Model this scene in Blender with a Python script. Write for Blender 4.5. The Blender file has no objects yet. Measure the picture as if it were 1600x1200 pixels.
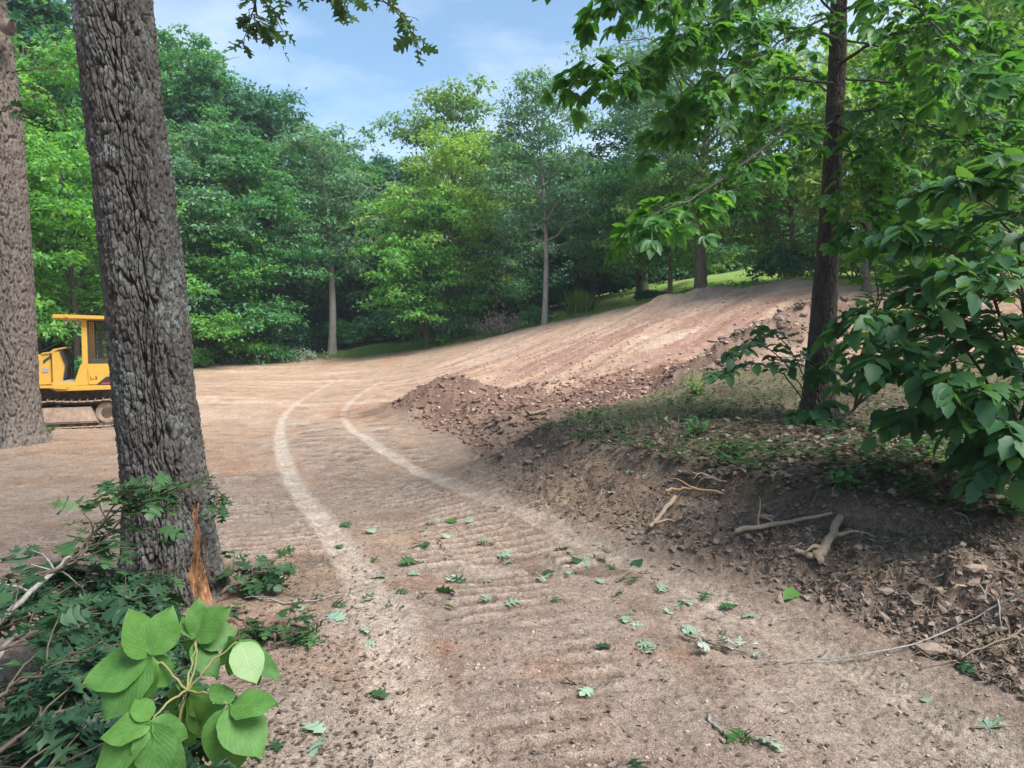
import bpy, math, random
import numpy as np
from mathutils import Vector, Matrix

# ------------------------------------------------------------------ camera, sky, sun, exposure
S = bpy.context.scene
COL = S.collection
F, CX, CY, CAMZ, HOR = 1100.0, 800.0, 600.0, 1.6, 535.0
TH = math.atan((CY - HOR) / F)
cam_d = bpy.data.cameras.new('camera'); cam = bpy.data.objects.new('camera', cam_d); COL.objects.link(cam)
cam_d.sensor_width = 36; cam_d.lens = F / 1600 * 36; cam_d.clip_start = 0.05; cam_d.clip_end = 3000
cam.location = (0, 0, CAMZ); cam.rotation_euler = (math.pi / 2 - TH, 0, 0)
S.camera = cam

SUN_EL, SUN_AZ = math.radians(54), math.radians(128)      # azimuth clockwise from +Y
W = bpy.data.worlds.new('World'); S.world = W; W.use_nodes = True
wn = W.node_tree; wn.nodes.clear()
wo = wn.nodes.new('ShaderNodeOutputWorld'); bg = wn.nodes.new('ShaderNodeBackground')
sky = wn.nodes.new('ShaderNodeTexSky'); sky.sky_type = 'NISHITA'; sky.sun_disc = False
sky.sun_elevation = SUN_EL; sky.sun_rotation = SUN_AZ; sky.air_density = 1.0; sky.dust_density = 1.2; sky.ozone_density = 1.0
tc = wn.nodes.new('ShaderNodeTexCoord'); mp = wn.nodes.new('ShaderNodeMapping'); mp.inputs['Scale'].default_value = (1.2, 1.2, 3.2)
nz = wn.nodes.new('ShaderNodeTexNoise'); nz.inputs['Scale'].default_value = 2.1; nz.inputs['Detail'].default_value = 7; nz.inputs['Roughness'].default_value = .55
rp = wn.nodes.new('ShaderNodeValToRGB'); rp.color_ramp.elements[0].position = .47; rp.color_ramp.elements[0].color = (.06, .06, .06, 1)
rp.color_ramp.elements[1].position = .72; rp.color_ramp.elements[1].color = (.62, .62, .62, 1)
mx = wn.nodes.new('ShaderNodeMixRGB'); mx.inputs['Color2'].default_value = (5.2, 5.6, 6.3, 1)
wn.links.new(tc.outputs['Generated'], mp.inputs[0]); wn.links.new(mp.outputs[0], nz.inputs['Vector'])
wn.links.new(nz.outputs['Fac'], rp.inputs[0]); wn.links.new(rp.outputs[0], mx.inputs['Fac'])
tnt = wn.nodes.new('ShaderNodeMixRGB'); tnt.blend_type = 'MULTIPLY'; tnt.inputs['Fac'].default_value = 1; tnt.inputs['Color2'].default_value = (.75, .945, .965, 1); wn.links.new(sky.outputs[0], tnt.inputs['Color1']); wn.links.new(tnt.outputs[0], mx.inputs['Color1']); wn.links.new(mx.outputs[0], bg.inputs[0]); wn.links.new(bg.outputs[0], wo.inputs[0])
bg.inputs['Strength'].default_value = 0.11

sun_d = bpy.data.lights.new('sun', 'SUN'); sun = bpy.data.objects.new('sun', sun_d); COL.objects.link(sun)
sun_d.energy = 3.5; sun_d.angle = math.radians(28); sun_d.color = (1.0, .965, .92)
sd = Vector((math.sin(SUN_AZ) * math.cos(SUN_EL), math.cos(SUN_AZ) * math.cos(SUN_EL), math.sin(SUN_EL)))
sun.rotation_euler = sd.to_track_quat('Z', 'Y').to_euler()
vs = S.view_settings; vs.view_transform = 'Standard'; vs.look = 'None'; vs.gamma = 1; vs.use_curve_mapping = False
vs.exposure = 1.17
S.render.engine = 'CYCLES'
S.cycles.max_bounces = 8; S.cycles.transparent_max_bounces = 8; S.cycles.use_denoising = True

HZ = True
rnd = random.Random(7)
RNG = np.random.default_rng(11)

# ------------------------------------------------------------------ helpers
def ray(u, v):
    a = (u - CX) / F; b = (CY - v) / F
    return np.array([a, math.cos(TH) + b * math.sin(TH), -math.sin(TH) + b * math.cos(TH)])
def px(u, v, Y):
    d = ray(u, v); return np.array([0, 0, CAMZ]) + d * (Y / d[1])

def tag(o, label=None, cat=None, group=None, kind=None):
    if label: o['label'] = label
    if cat: o['category'] = cat
    if group: o['group'] = group
    if kind: o['kind'] = kind
    return o
def empty(name, loc, label, cat, group=None, rz=0):
    o = bpy.data.objects.new(name, None); COL.objects.link(o); o.empty_display_size = .1
    o.location = loc; o.rotation_euler = (0, 0, rz); return tag(o, label, cat, group)
def link(name, me, parent=None, mat=None, loc=None):
    o = bpy.data.objects.new(name, me); COL.objects.link(o)
    if mat is not None and not me.materials: me.materials.append(mat)
    if parent is not None: o.parent = parent
    if loc is not None: o.location = loc
    return o
def mesh_np(name, V, Fa, smooth=True, col=None, leaf=None):
    """V (n,3); Fa = list of (m,k) int arrays"""
    if not isinstance(Fa, (list, tuple)): Fa = [Fa]
    Fa = [np.asarray(f, dtype=np.int64) for f in Fa if len(f)]
    me = bpy.data.meshes.new(name); V = np.asarray(V, dtype=np.float32)
    me.vertices.add(len(V)); me.vertices.foreach_set('co', V.ravel())
    loops = np.concatenate([f.ravel() for f in Fa]); tot = np.concatenate([np.full(len(f), f.shape[1]) for f in Fa])
    st = np.concatenate([[0], np.cumsum(tot)[:-1]])
    me.loops.add(len(loops)); me.loops.foreach_set('vertex_index', loops.astype(np.int32))
    me.polygons.add(len(tot)); me.polygons.foreach_set('loop_start', st.astype(np.int32)); me.polygons.foreach_set('loop_total', tot.astype(np.int32))
    me.polygons.foreach_set('use_smooth', np.full(len(tot), smooth))
    if col is not None:
        a = me.color_attributes.new('Col', 'FLOAT_COLOR', 'POINT')
        c = np.ones((len(V), 4), np.float32); c[:, :col.shape[1]] = col; a.data.foreach_set('color', c.ravel())
    if leaf is not None:
        a = me.attributes.new('leaf', 'FLOAT_VECTOR', 'POINT'); a.data.foreach_set('vector', np.asarray(leaf, np.float32).ravel())
    me.update(calc_edges=True); me.validate()
    return me

class MB:
    """small box/tube/prism collector"""
    def __init__(s): s.v = []; s.f = []
    def add(s, vs, fs):
        n = len(s.v); s.v += [tuple(p) for p in vs]; s.f += [tuple(i + n for i in f) for f in fs]; return s
    def box(s, x0, x1, y0, y1, z0, z1):
        return s.add([(x0,y0,z0),(x1,y0,z0),(x1,y1,z0),(x0,y1,z0),(x0,y0,z1),(x1,y0,z1),(x1,y1,z1),(x0,y1,z1)],
                     [(0,3,2,1),(4,5,6,7),(0,1,5,4),(1,2,6,5),(2,3,7,6),(3,0,4,7)])
    def prism(s, pts, y0, y1):
        n = len(pts)
        return s.add([(p[0], y0, p[1]) for p in pts] + [(p[0], y1, p[1]) for p in pts],
                     [tuple(range(n)), tuple(range(2*n-1, n-1, -1))] + [(i, i+n, (i+1) % n + n, (i+1) % n) for i in range(n)])
    def cyl(s, c, r, y0, y1, n=24, ri=0):
        a = [2*math.pi*i/n for i in range(n)]
        return s.prism([(c[0]+r*math.cos(t), c[1]+r*math.sin(t)) for t in a], y0, y1)
    def bar(s, p, q, r, n=8):
        V, Fa = tube([p, q], [r, r], n); s.add(V.tolist(), [tuple(f) for f in Fa.tolist()])
        m = len(s.v); s.f.append(tuple(range(m-n, m))); s.f.append(tuple(range(m-2*n+n-1-0, m-2*n-1, -1))); return s
    def build(s, name, mat, parent=None, bevel=0, smooth=False):
        me = bpy.data.meshes.new(name); me.from_pydata(s.v, [], s.f); me.update()
        import bmesh
        bm = bmesh.new(); bm.from_mesh(me); bmesh.ops.recalc_face_normals(bm, faces=bm.faces)
        if bevel: bmesh.ops.bevel(bm, geom=[e for e in bm.edges if len(e.link_faces) == 2 and e.calc_face_angle(0) > .5], offset=bevel, segments=2, affect='EDGES', clamp_overlap=True)
        bm.to_mesh(me); bm.free()
        return link(name, me, parent, mat)

def tube(path, radii, n=6, wob=0):
    P = np.asarray(path, float); m = len(P)
    T = np.gradient(P, axis=0); T /= np.linalg.norm(T, axis=1)[:, None] + 1e-9
    up = np.array([0, 0, 1.0]) if abs(T[0, 2]) < .9 else np.array([1.0, 0, 0])
    X = np.cross(np.broadcast_to(up, T.shape), T); X /= np.linalg.norm(X, axis=1)[:, None] + 1e-9
    for i in range(1, m):
        if np.dot(X[i], X[i-1]) < 0: X[i] = -X[i]
    Y = np.cross(T, X); a = np.linspace(0, 2*np.pi, n, endpoint=False)
    R = np.asarray(radii, float)[:, None, None] * (1 + wob * RNG.standard_normal((m, n, 1)))
    V = P[:, None] + R * (np.cos(a)[None, :, None] * X[:, None] + np.sin(a)[None, :, None] * Y[:, None])
    i = np.arange(m-1)[:, None]*n; j = np.arange(n)[None]; k = (j+1) % n
    Fq = np.stack([i+j, i+k, i+n+k, i+n+j], -1).reshape(-1, 4)
    return V.reshape(-1, 3), Fq
def join(parts):
    V = []; Q = []; n = 0
    for v, f in parts: V.append(v); Q.append(f+n); n += len(v)
    return np.concatenate(V), np.concatenate(Q)
def smooth_path(pts, n=12, jit=0):
    P = np.asarray(pts, float); t = np.linspace(0, len(P)-1, n); out = []
    for x in t:
        i = min(int(x), len(P)-2); f = x-i
        p0 = P[max(i-1, 0)]; p1 = P[i]; p2 = P[i+1]; p3 = P[min(i+2, len(P)-1)]
        out.append(.5*((2*p1)+(-p0+p2)*f+(2*p0-5*p1+4*p2-p3)*f*f+(-p0+3*p1-3*p2+p3)*f**3))
    out = np.array(out)
    if jit: out[1:-1] += RNG.standard_normal(out[1:-1].shape)*jit
    return out

def _h(ix, iy, s):
    n = (ix.astype(np.int64)*374761393 + iy.astype(np.int64)*668265263 + s*1274126177) & 0xffffffff
    n = ((n ^ (n >> 13)) * 1274126177) & 0xffffffff
    n = ((n ^ (n >> 16)) * 2246822519) & 0xffffffff
    return ((n ^ (n >> 15)) & 0xffffff) / float(0xffffff)
def vn(x, y, s=0):
    ix = np.floor(x); iy = np.floor(y); fx = x-ix; fy = y-iy; ix = ix.astype(np.int64); iy = iy.astype(np.int64)
    fx = fx*fx*(3-2*fx); fy = fy*fy*(3-2*fy)
    a = _h(ix, iy, s); b = _h(ix+1, iy, s); c = _h(ix, iy+1, s); d = _h(ix+1, iy+1, s)
    return (a+(b-a)*fx)*(1-fy)+(c+(d-c)*fx)*fy
def fbm(x, y, o=4, s=0, g=.5):
    t = 0; a = 1; w = 0
    for i in range(o):
        t = t+a*vn(x*2**i+i*17.3, y*2**i-i*9.1, s+i); w += a; a *= g
    return t/w-.5
def worley(x, y, s=0):
    ix = np.floor(x).astype(np.int64); iy = np.floor(y).astype(np.int64)
    f1 = np.full(x.shape, 9.); f2 = np.full(x.shape, 9.); cid = np.zeros(x.shape)
    for dx in (-1, 0, 1):
        for dy in (-1, 0, 1):
            jx = ix+dx; jy = iy+dy
            d = np.hypot(jx+_h(jx, jy, s)-x, jy+_h(jx, jy, s+5)-y)
            c = _h(jx, jy, s+9); n = d < f1
            f2 = np.where(n, f1, np.minimum(f2, d)); cid = np.where(n, c, cid); f1 = np.where(n, d, f1)
    return f1, f2, cid
def sst(a, b, x):
    t = np.clip((x-a)/(b-a), 0, 1); return t*t*(3-2*t)

# ------------------------------------------------------------------ materials
def mat(name):
    m = bpy.data.materials.new(name); m.use_nodes = True; nt = m.node_tree; nt.nodes.clear()
    o = nt.nodes.new('ShaderNodeOutputMaterial'); return m, nt, o
def N(nt, t, **k):
    n = nt.nodes.new(t)
    for a, b in k.items():
        if a in n.inputs: n.inputs[a].default_value = b
        else: setattr(n, a, b)
    return n
def noise(nt, vec, scale, detail=4, rough=.6):
    n = N(nt, 'ShaderNodeTexNoise', Scale=scale, Detail=detail, Roughness=rough)
    if vec is not None: nt.links.new(vec, n.inputs['Vector'])
    return n.outputs['Fac']
def ramp(nt, fac, stops):
    r = nt.nodes.new('ShaderNodeValToRGB'); e = r.color_ramp.elements
    while len(e) < len(stops): e.new(.5)
    for k, (p, c) in zip(e, stops): k.position = p; k.color = (*c, 1) if len(c) == 3 else c
    nt.links.new(fac, r.inputs[0]); return r.outputs[0]
def mix(nt, fac, a, b, mode='MIX'):
    m = nt.nodes.new('ShaderNodeMixRGB'); m.blend_type = mode
    for s, x in (('Fac', fac), ('Color1', a), ('Color2', b)):
        if hasattr(x, 'links'): nt.links.new(x, m.inputs[s])
        else: m.inputs[s].default_value = x if s == 'Fac' else (*x, 1)
    return m.outputs[0]
def bump(nt, h, strength=.5, dist=.01, normal=None):
    b = N(nt, 'ShaderNodeBump', Strength=strength, Distance=dist); nt.links.new(h, b.inputs['Height'])
    if normal is not None: nt.links.new(normal, b.inputs['Normal'])
    return b.outputs[0]
def finish(nt, o, color, rough=.9, normal=None, spec=.3, metal=0):
    p = N(nt, 'ShaderNodeBsdfPrincipled', Metallic=metal); p.inputs['Specular IOR Level'].default_value = spec
    if hasattr(rough, 'links'): nt.links.new(rough, p.inputs['Roughness'])
    else: p.inputs['Roughness'].default_value = rough
    if hasattr(color, 'links'): nt.links.new(color, p.inputs['Base Color'])
    else: p.inputs['Base Color'].default_value = (*color, 1)
    if normal is not None: nt.links.new(normal, p.inputs['Normal'])
    nt.links.new(p.outputs[0], o.inputs[0]); return p
def objco(nt, sc=(1, 1, 1), kind='Object'):
    t = nt.nodes.new('ShaderNodeTexCoord'); m = nt.nodes.new('ShaderNodeMapping'); m.inputs['Scale'].default_value = sc
    nt.links.new(t.outputs[kind], m.inputs[0]); return m.outputs[0]

def leaf_mat(name, c0, c1, c2, trans=.4, rough=.5, veins=0, back=None, tint=0.25):
    """c0..c2: dark to light leaf colours picked by a random value per leaf"""
    m, nt, o = mat(name)
    at = N(nt, 'ShaderNodeAttribute', attribute_name='leaf'); sp = nt.nodes.new('ShaderNodeSeparateXYZ'); nt.links.new(at.outputs['Vector'], sp.inputs[0])
    oi = nt.nodes.new('ShaderNodeObjectInfo')
    ad = N(nt, 'ShaderNodeMath', operation='ADD'); nt.links.new(sp.outputs[2], ad.inputs[0]); nt.links.new(oi.outputs['Random'], ad.inputs[1])
    fr = N(nt, 'ShaderNodeMath', operation='FRACT'); nt.links.new(ad.outputs[0], fr.inputs[0])
    c = ramp(nt, fr.outputs[0], [(0, c0), (.5, c1), (1, c2)])
    ns = noise(nt, objco(nt), 9 if veins else 1.1, 3)
    c = mix(nt, tint, c, ramp(nt, ns, [(.3, c0), (.7, c2)]))
    nrm = None
    if veins:
        ax = N(nt, 'ShaderNodeMath', operation='ABSOLUTE'); nt.links.new(sp.outputs[0], ax.inputs[0])
        q = N(nt, 'ShaderNodeMath', operation='MULTIPLY_ADD'); nt.links.new(ax.outputs[0], q.inputs[0]); q.inputs[1].default_value = -.45; nt.links.new(sp.outputs[1], q.inputs[2])
        mu = N(nt, 'ShaderNodeMath', operation='MULTIPLY'); nt.links.new(q.outputs[0], mu.inputs[0]); mu.inputs[1].default_value = 2*math.pi*veins
        si = N(nt, 'ShaderNodeMath', operation='SINE'); nt.links.new(mu.outputs[0], si.inputs[0])
        v1 = ramp(nt, si.outputs[0], [(.86, (0, 0, 0)), (.99, (1, 1, 1))])
        v2 = ramp(nt, ax.outputs[0], [(.0, (1, 1, 1)), (.045, (0, 0, 0))])
        v = mix(nt, 1, v1, v2, 'LIGHTEN')
        vf = mix(nt, 1, v, (.13, .13, .13), 'MULTIPLY')
        c = mix(nt, vf, c, tuple(min(1, x*1.7+.03) for x in c2))
        sp2 = ramp(nt, noise(nt, objco(nt), 38, 2), [(.70, (0, 0, 0)), (.78, (.5, .5, .5))])
        c = mix(nt, sp2, c, (c1[0]*1.1+.03, c1[1]*.7, c1[2]*.6))
        qb = mix(nt, 1, si.outputs[0], v2, 'SUBTRACT')
        nrm = bump(nt, qb, .14, .0012)
    if back:
        ge = nt.nodes.new('ShaderNodeNewGeometry'); c = mix(nt, ge.outputs['Backfacing'], c, back)
    p = N(nt, 'ShaderNodeBsdfPrincipled', Roughness=rough); p.inputs['Specular IOR Level'].default_value = .35
    nt.links.new(c, p.inputs['Base Color'])
    if nrm is not None: nt.links.new(nrm, p.inputs['Normal'])
    tr = nt.nodes.new('ShaderNodeBsdfTranslucent')
    tcx = mix(nt, 1, c, (1.9, 1.75, .65), 'MULTIPLY'); nt.links.new(tcx, tr.inputs[0])
    ms = N(nt, 'ShaderNodeMixShader', Fac=trans); nt.links.new(p.outputs[0], ms.inputs[1]); nt.links.new(tr.outputs[0], ms.inputs[2]); nt.links.new(ms.outputs[0], o.inputs[0])
    return m

def bark_mat(name, c0, c1, lichen=None, sc=1, bm=.01, lich_amt=.5):
    m, nt, o = mat(name)
    co = objco(nt, (14*sc, 14*sc, 3*sc)); co2 = objco(nt, (1, 1, 1))
    n1 = noise(nt, co, 2.2, 8, .7)
    c = ramp(nt, n1, [(.3, c0), (.68, c1)])
    n3 = noise(nt, co2, 55*sc, 3, .7); c = mix(nt, .5, c, ramp(nt, n3, [(.2, (.35, .35, .35)), (.75, (1.0, 1.0, 1.0))]), 'MULTIPLY')
    if lichen:
        l = ramp(nt, noise(nt, co2, 2.6*sc, 6, .7), [(.5, (0, 0, 0)), (.66, (lich_amt,)*3)])
        l2 = ramp(nt, noise(nt, co2, 26*sc, 4, .7), [(.46, (0, 0, 0)), (.56, (1, 1, 1))])
        c = mix(nt, mix(nt, 1, l, l2, 'MULTIPLY'), c, lichen)
    finish(nt, o, c, .93, bump(nt, mix(nt, .5, n1, n3), .8, bm), .2)
    return m

def plain(name, c, rough=.8, c2=None, sc=20, bm=.3, bd=.004, metal=0, spec=.3, str_=(1, 1, 1)):
    m, nt, o = mat(name); co = objco(nt, str_); n = noise(nt, co, sc, 6, .65)
    cc = ramp(nt, n, [(.3, c), (.7, c2 or tuple(x*1.5 for x in c))])
    finish(nt, o, cc, rough, bump(nt, n, bm, bd), spec, metal); return m
# ------------------------------------------------------------------ terrain height field
CP = [  # (u, v, Y) ground seen at these image points, turned into world points once
 (265,935,4.4),(60,690,12.3),(10,700,11.8),(150,672,16),(60,640,19),(560,600,27),(560,640,18.8),(500,590,31),(330,566,39),(480,561,40.5),(400,600,27),(380,700,12),(300,640,19),(0,800,7.2),(0,900,4.9),
 (500,560,41),(650,545,40),(780,522,38),(860,503,36),(960,483,33),(1050,466,30),(1150,452,28),(1250,442,26),
 (700,575,27),(800,560,25),(900,545,23),(1000,530,21.5),(900,520,28),(1000,500,26),(1100,480,24.5),(1180,490,22),(1100,530,20.5),(800,600,20.5),(900,590,18.5),(1000,570,18),
 (850,625,15.5),(950,615,15.5),(620,650,16.8),(690,672,14.3),(660,610,21),
 (740,722,10.2),(800,790,7.0),(900,815,6.3),(1000,842,5.75),(1120,880,5.1),(1250,925,4.5),(1400,985,3.9),(1600,1085,3.2),
 (740,690,11.5),(820,690,9.6),(900,700,8.5),(1000,722,7.2),(1100,748,6.4),(1200,772,5.8),(1300,790,5.35),(1400,802,5.05),(1600,830,4.6),
 (900,655,12),(1000,640,11),(1100,612,13),(1285,648,9.6),(1400,665,9),(1600,700,7.8),(1200,600,13),(1300,590,13),(1450,610,12),(1600,620,11),
 (1100,592,15),(1200,575,15),(1320,560,16),(1150,545,19),(1250,500,20),(1350,500,20),(1500,510,19),(1600,520,18),(1400,448,27),(1550,430,28),
 (1000,472,38),(1100,440,37),(1200,424,42),(1300,410,42),(1500,405,37),(1650,400,36),(400,545,60),(860,487,44),(960,467,41),(1050,447,38),(700,522,46),(780,505,45),(600,535,46),(1150,431,36),(1220,422,36),(700,508,56),(900,470,52),(1200,405,62),(1500,370,60),(100,560,45),(-100,590,30),(560,680,12.4),(560,800,7.1),(560,1000,3.8),(900,950,4.25),(1100,1150,2.9),
]
P3 = [px(*c) for c in CP]
P3 += [np.array(p) for p in [(0,0,0),(-3,0,0),(3,0,.05),(-6,3,0),(0,-10,0),(-12,-10,0),(12,-10,.6),(7,2.2,.45),(12,4,.8),(20,8,2.2),(26,20,5),(-14,6,-.1),(-22,14,-.2),
     (30,40,9),(45,60,13),(0,90,3.5),(-40,80,1.5),(-60,40,1),(-60,0,0),(60,0,5),(60,100,16),(0,-40,0),(30,90,9)]]
P3 = np.array(P3)
def _tps_k(r2): return np.where(r2 > 1e-12, .5*r2*np.log(r2+1e-12), 0)
_n = len(P3); _K = _tps_k(((P3[:, None, :2]-P3[None, :, :2])**2).sum(-1))+np.eye(_n)*.02
_P = np.c_[np.ones(_n), P3[:, :2]]
_A = np.zeros((_n+3, _n+3)); _A[:_n, :_n] = _K; _A[:_n, _n:] = _P; _A[_n:, :_n] = _P.T
_w = np.linalg.solve(_A, np.r_[P3[:, 2], 0, 0, 0])
def tps(x, y):
    s = np.broadcast(x, y).shape; x = np.clip(np.ravel(x), -62, 62); y = np.clip(np.ravel(y), -42, 102); out = np.empty(len(x))
    for i in range(0, len(x), 60000):
        a = x[i:i+60000]; b = y[i:i+60000]; r2 = (a[:, None]-P3[None, :, 0])**2+(b[:, None]-P3[None, :, 1])**2
        out[i:i+60000] = _tps_k(r2)@_w[:_n]+_w[_n]+_w[_n+1]*a+_w[_n+2]*b
    return out.reshape(s)

def XY(u, Y): return ((u-CX)/F*Y, Y)
def dist_poly(x, y, pts, closed=False):
    """distance, arc length, signed side to a polyline"""
    P = np.array(pts, float); segs = list(zip(P[:-1], P[1:]))
    if closed: segs.append((P[-1], P[0]))
    best = np.full(x.shape, 1e9); arc = np.zeros(x.shape); side = np.zeros(x.shape); L = 0
    for a, b in segs:
        d = b-a; l = np.hypot(*d)+1e-9; t = np.clip(((x-a[0])*d[0]+(y-a[1])*d[1])/l**2, 0, 1)
        qx = x-a[0]-t*d[0]; qy = y-a[1]-t*d[1]; q = np.hypot(qx, qy); m = q < best
        best = np.where(m, q, best); arc = np.where(m, L+t*l, arc); side = np.where(m, (d[0]*qy-d[1]*qx)/l, side); L += l
    return best, arc, side
def sdf_poly(x, y, pts):
    d, _, _ = dist_poly(x, y, pts, True); ins = np.zeros(x.shape, bool); P = np.array(pts); j = len(P)-1
    for i in range(len(P)):
        c = ((P[i, 1] > y) != (P[j, 1] > y)) & (x < (P[j, 0]-P[i, 0])*(y-P[i, 1])/(P[j, 1]-P[i, 1]+1e-12)+P[i, 0]); ins ^= c; j = i
    return np.where(ins, -d, d)
_g = [(-60,26),(-30,28),(-22,31),(-18,37.5)]+[XY(*p) for p in ((480,41),(650,40),(780,38),(860,36),(960,33),(1050,30),(1150,28),(1250,26.5),(1400,27),(1600,30))]+[(60,34)]
GX = [p[0] for p in _g]; GY = [p[1] for p in _g]
KNOLL = [XY(*p) for p in ((800,10.2),(900,8.6),(1000,7.3),(1100,6.45),(1200,5.85),(1300,5.4),(1400,5.1),(1600,4.65))]+[(6,4.2),(16,6),(16,14),(7,15.2),XY(1200,15),XY(1110,15),XY(1020,14.2),XY(930,12.8),XY(850,11.2)]
TOE = [XY(*p) for p in ((600,18.8),(620,17),(690,14.4),(740,10.3),(800,7.05),(900,6.3),(1000,5.8),(1120,5.15),(1250,4.55),(1400,3.95),(1600,3.25))]+[(3.2,2),(3.6,0),(4,-3)]
BANK = TOE+[(16,-3),(16,6),(6,4.2)]+[XY(*p) for p in ((1600,4.65),(1400,5.1),(1300,5.4),(1200,5.85),(1100,6.45),(1000,7.3),(900,8.6),(850,11.2),(930,12.8),(1020,14.2),(1110,15),(1100,17),(950,16.5),(850,16.5),(740,20.5),(650,21.5),(600,19.5))]
SLOPE = [XY(*p) for p in ((640,20),(690,14.5),(850,11.5),(930,12.8),(1020,14.2),(1110,15),(1400,15.5))]+[(30,20),(40,33)]+[XY(*p) for p in ((1400,27),(1250,26.5),(1150,28),(1050,30),(960,33),(860,36),(740,37),(690,30),(660,25))]
RIDGE = [XY(*p) for p in ((1085,15.2),(1120,15.8),(1165,16.6),(1210,17.3),(1260,18),(1320,18.2),(1400,17.5),(1500,17))]
RIDGE_H = [.12,.4,.65,.85,1.0,.8,.6,.5]
def basehit(u, v):
    d = ray(u, v); d = d/d[1]; T = np.geomspace(1.5, 60, 260); z = tps(d[0]*T, T)-.03; k = np.argmax(CAMZ+d[2]*T < z); return (float(d[0]*T[k]), float(T[k]))
TL = [basehit(*p) for p in smooth_path([(520,598),(500,610),(465,632),(443,655),(438,690),(447,730),(468,775),(500,820),(535,870),(570,925),(600,980),(625,1050),(645,1130),(655,1198)], 34)]
TR = [basehit(*p) for p in smooth_path([(598,598),(575,612),(548,632),(537,650),(545,668),(578,695),(640,733),(720,768),(800,803),(900,850),(1000,893),(1120,945),(1250,1005),(1400,1085),(1550,1170)], 38)]
TE = [XY(*p) for p in ((1180,4.1),(1270,3.6),(1360,3.2),(1500,2.75),(1640,2.4))]
TF = [XY(*p) for p in ((575,4.2),(560,3.4),(540,2.8),(520,2.2))]
CATS = [([XY(*p) for p in ((990,2.2),(930,2.7),(860,3.4),(800,4.2),(760,5.0))], .42, .042),
        ([XY(*p) for p in ((760,5.4),(690,6.4),(620,7.4),(580,8.6),(560,10.4)) ], .68, .05),
        ([XY(*p) for p in ((430,5.4),(415,6.6),(405,7.8),(395,9.6)) ], .52, .05),
        ([XY(*p) for p in ((930,5.3),(850,6.2),(800,7.3),(765,8.4),(735,9.8)) ], .3, .045),
        ([XY(*p) for p in ((330,8),(250,11),(200,14)) ], .5, .028),
        ([XY(*p) for p in ((540,10.6),(500,13),(480,16)) ], .7, .022),
        ([XY(*p) for p in ((640,10.6),(620,13),(600,16)) ], .5, .022)]
HUMPS = [  # x, y, radius x, radius y, height  (spoil heaps and clods)
 (*XY(705,17.6),1.5,1.2,.66),(*XY(650,18),1.1,.8,.22),(*XY(760,15.2),1.0,1.2,.42),(*XY(790,12.2),.55,.6,.30),(*XY(745,12.8),.5,.5,.16),(*XY(820,14),.5,.6,.28),(*XY(870,12.6),.8,.6,.2),
 (*XY(880,9.6),.6,.5,.14),(*XY(1250,4.95),.5,.3,.06),(*XY(1500,4.2),.42,.3,.14),(*XY(1100,28.2),1.4,.7,.35),(*XY(1030,28.8),1.2,.7,.32),(*XY(1230,26.5),1.4,.8,.15),(*XY(850,17.5),1.2,.8,.2)]

def cats(x, y):
    """grouser marks left by the bulldozer: profile 0..1 and mask"""
    pr = np.zeros(x.shape); mk = np.zeros(x.shape); am = np.zeros(x.shape)
    for pts, hw, amp in CATS:
        d, arc, sg = dist_poly(x, y, pts); wv = arc/.165+.35*sg+.5*fbm(x*1.5, y*1.5, 2, 71); fr = wv % 1
        rr = np.where(fr < .22, fr/.22, 1-(fr-.22)/.78)**.8; m = sst(hw, hw*.72, d)*sst(.36, .66, .75*vn(x*1.7, y*1.7, 77)+.25*vn(x*7, y*7, 78)+.12)
        t = m > mk; pr = np.where(t, rr, pr); am = np.where(t, amp, am); mk = np.maximum(mk, m)
    return pr, mk, am
def zones(x, y):
    yl = np.interp(x, GX, GY)+1.2*fbm(x*.35, y*.35, 3, 3)+.5*fbm(x*2, y*2, 2, 4)
    z = {}
    z['lawn'] = sst(-.25, .35, y-yl)
    wob = .55*fbm(x*.9, y*.9, 4, 8)
    z['knoll'] = sst(.18, -.18, sdf_poly(x, y, KNOLL)+wob)
    z['bank'] = sst(.22, -.22, sdf_poly(x, y, BANK)+wob*.8)*(1-z['knoll'])
    z['slope'] = sst(.6, -.6, sdf_poly(x, y, SLOPE)+wob*2)*(1-z['lawn'])*(1-z['knoll'])
    d, _, _ = dist_poly(x, y, RIDGE); z['ridge'] = sst(1.15, .55, d+wob*.6)
    return z
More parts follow.
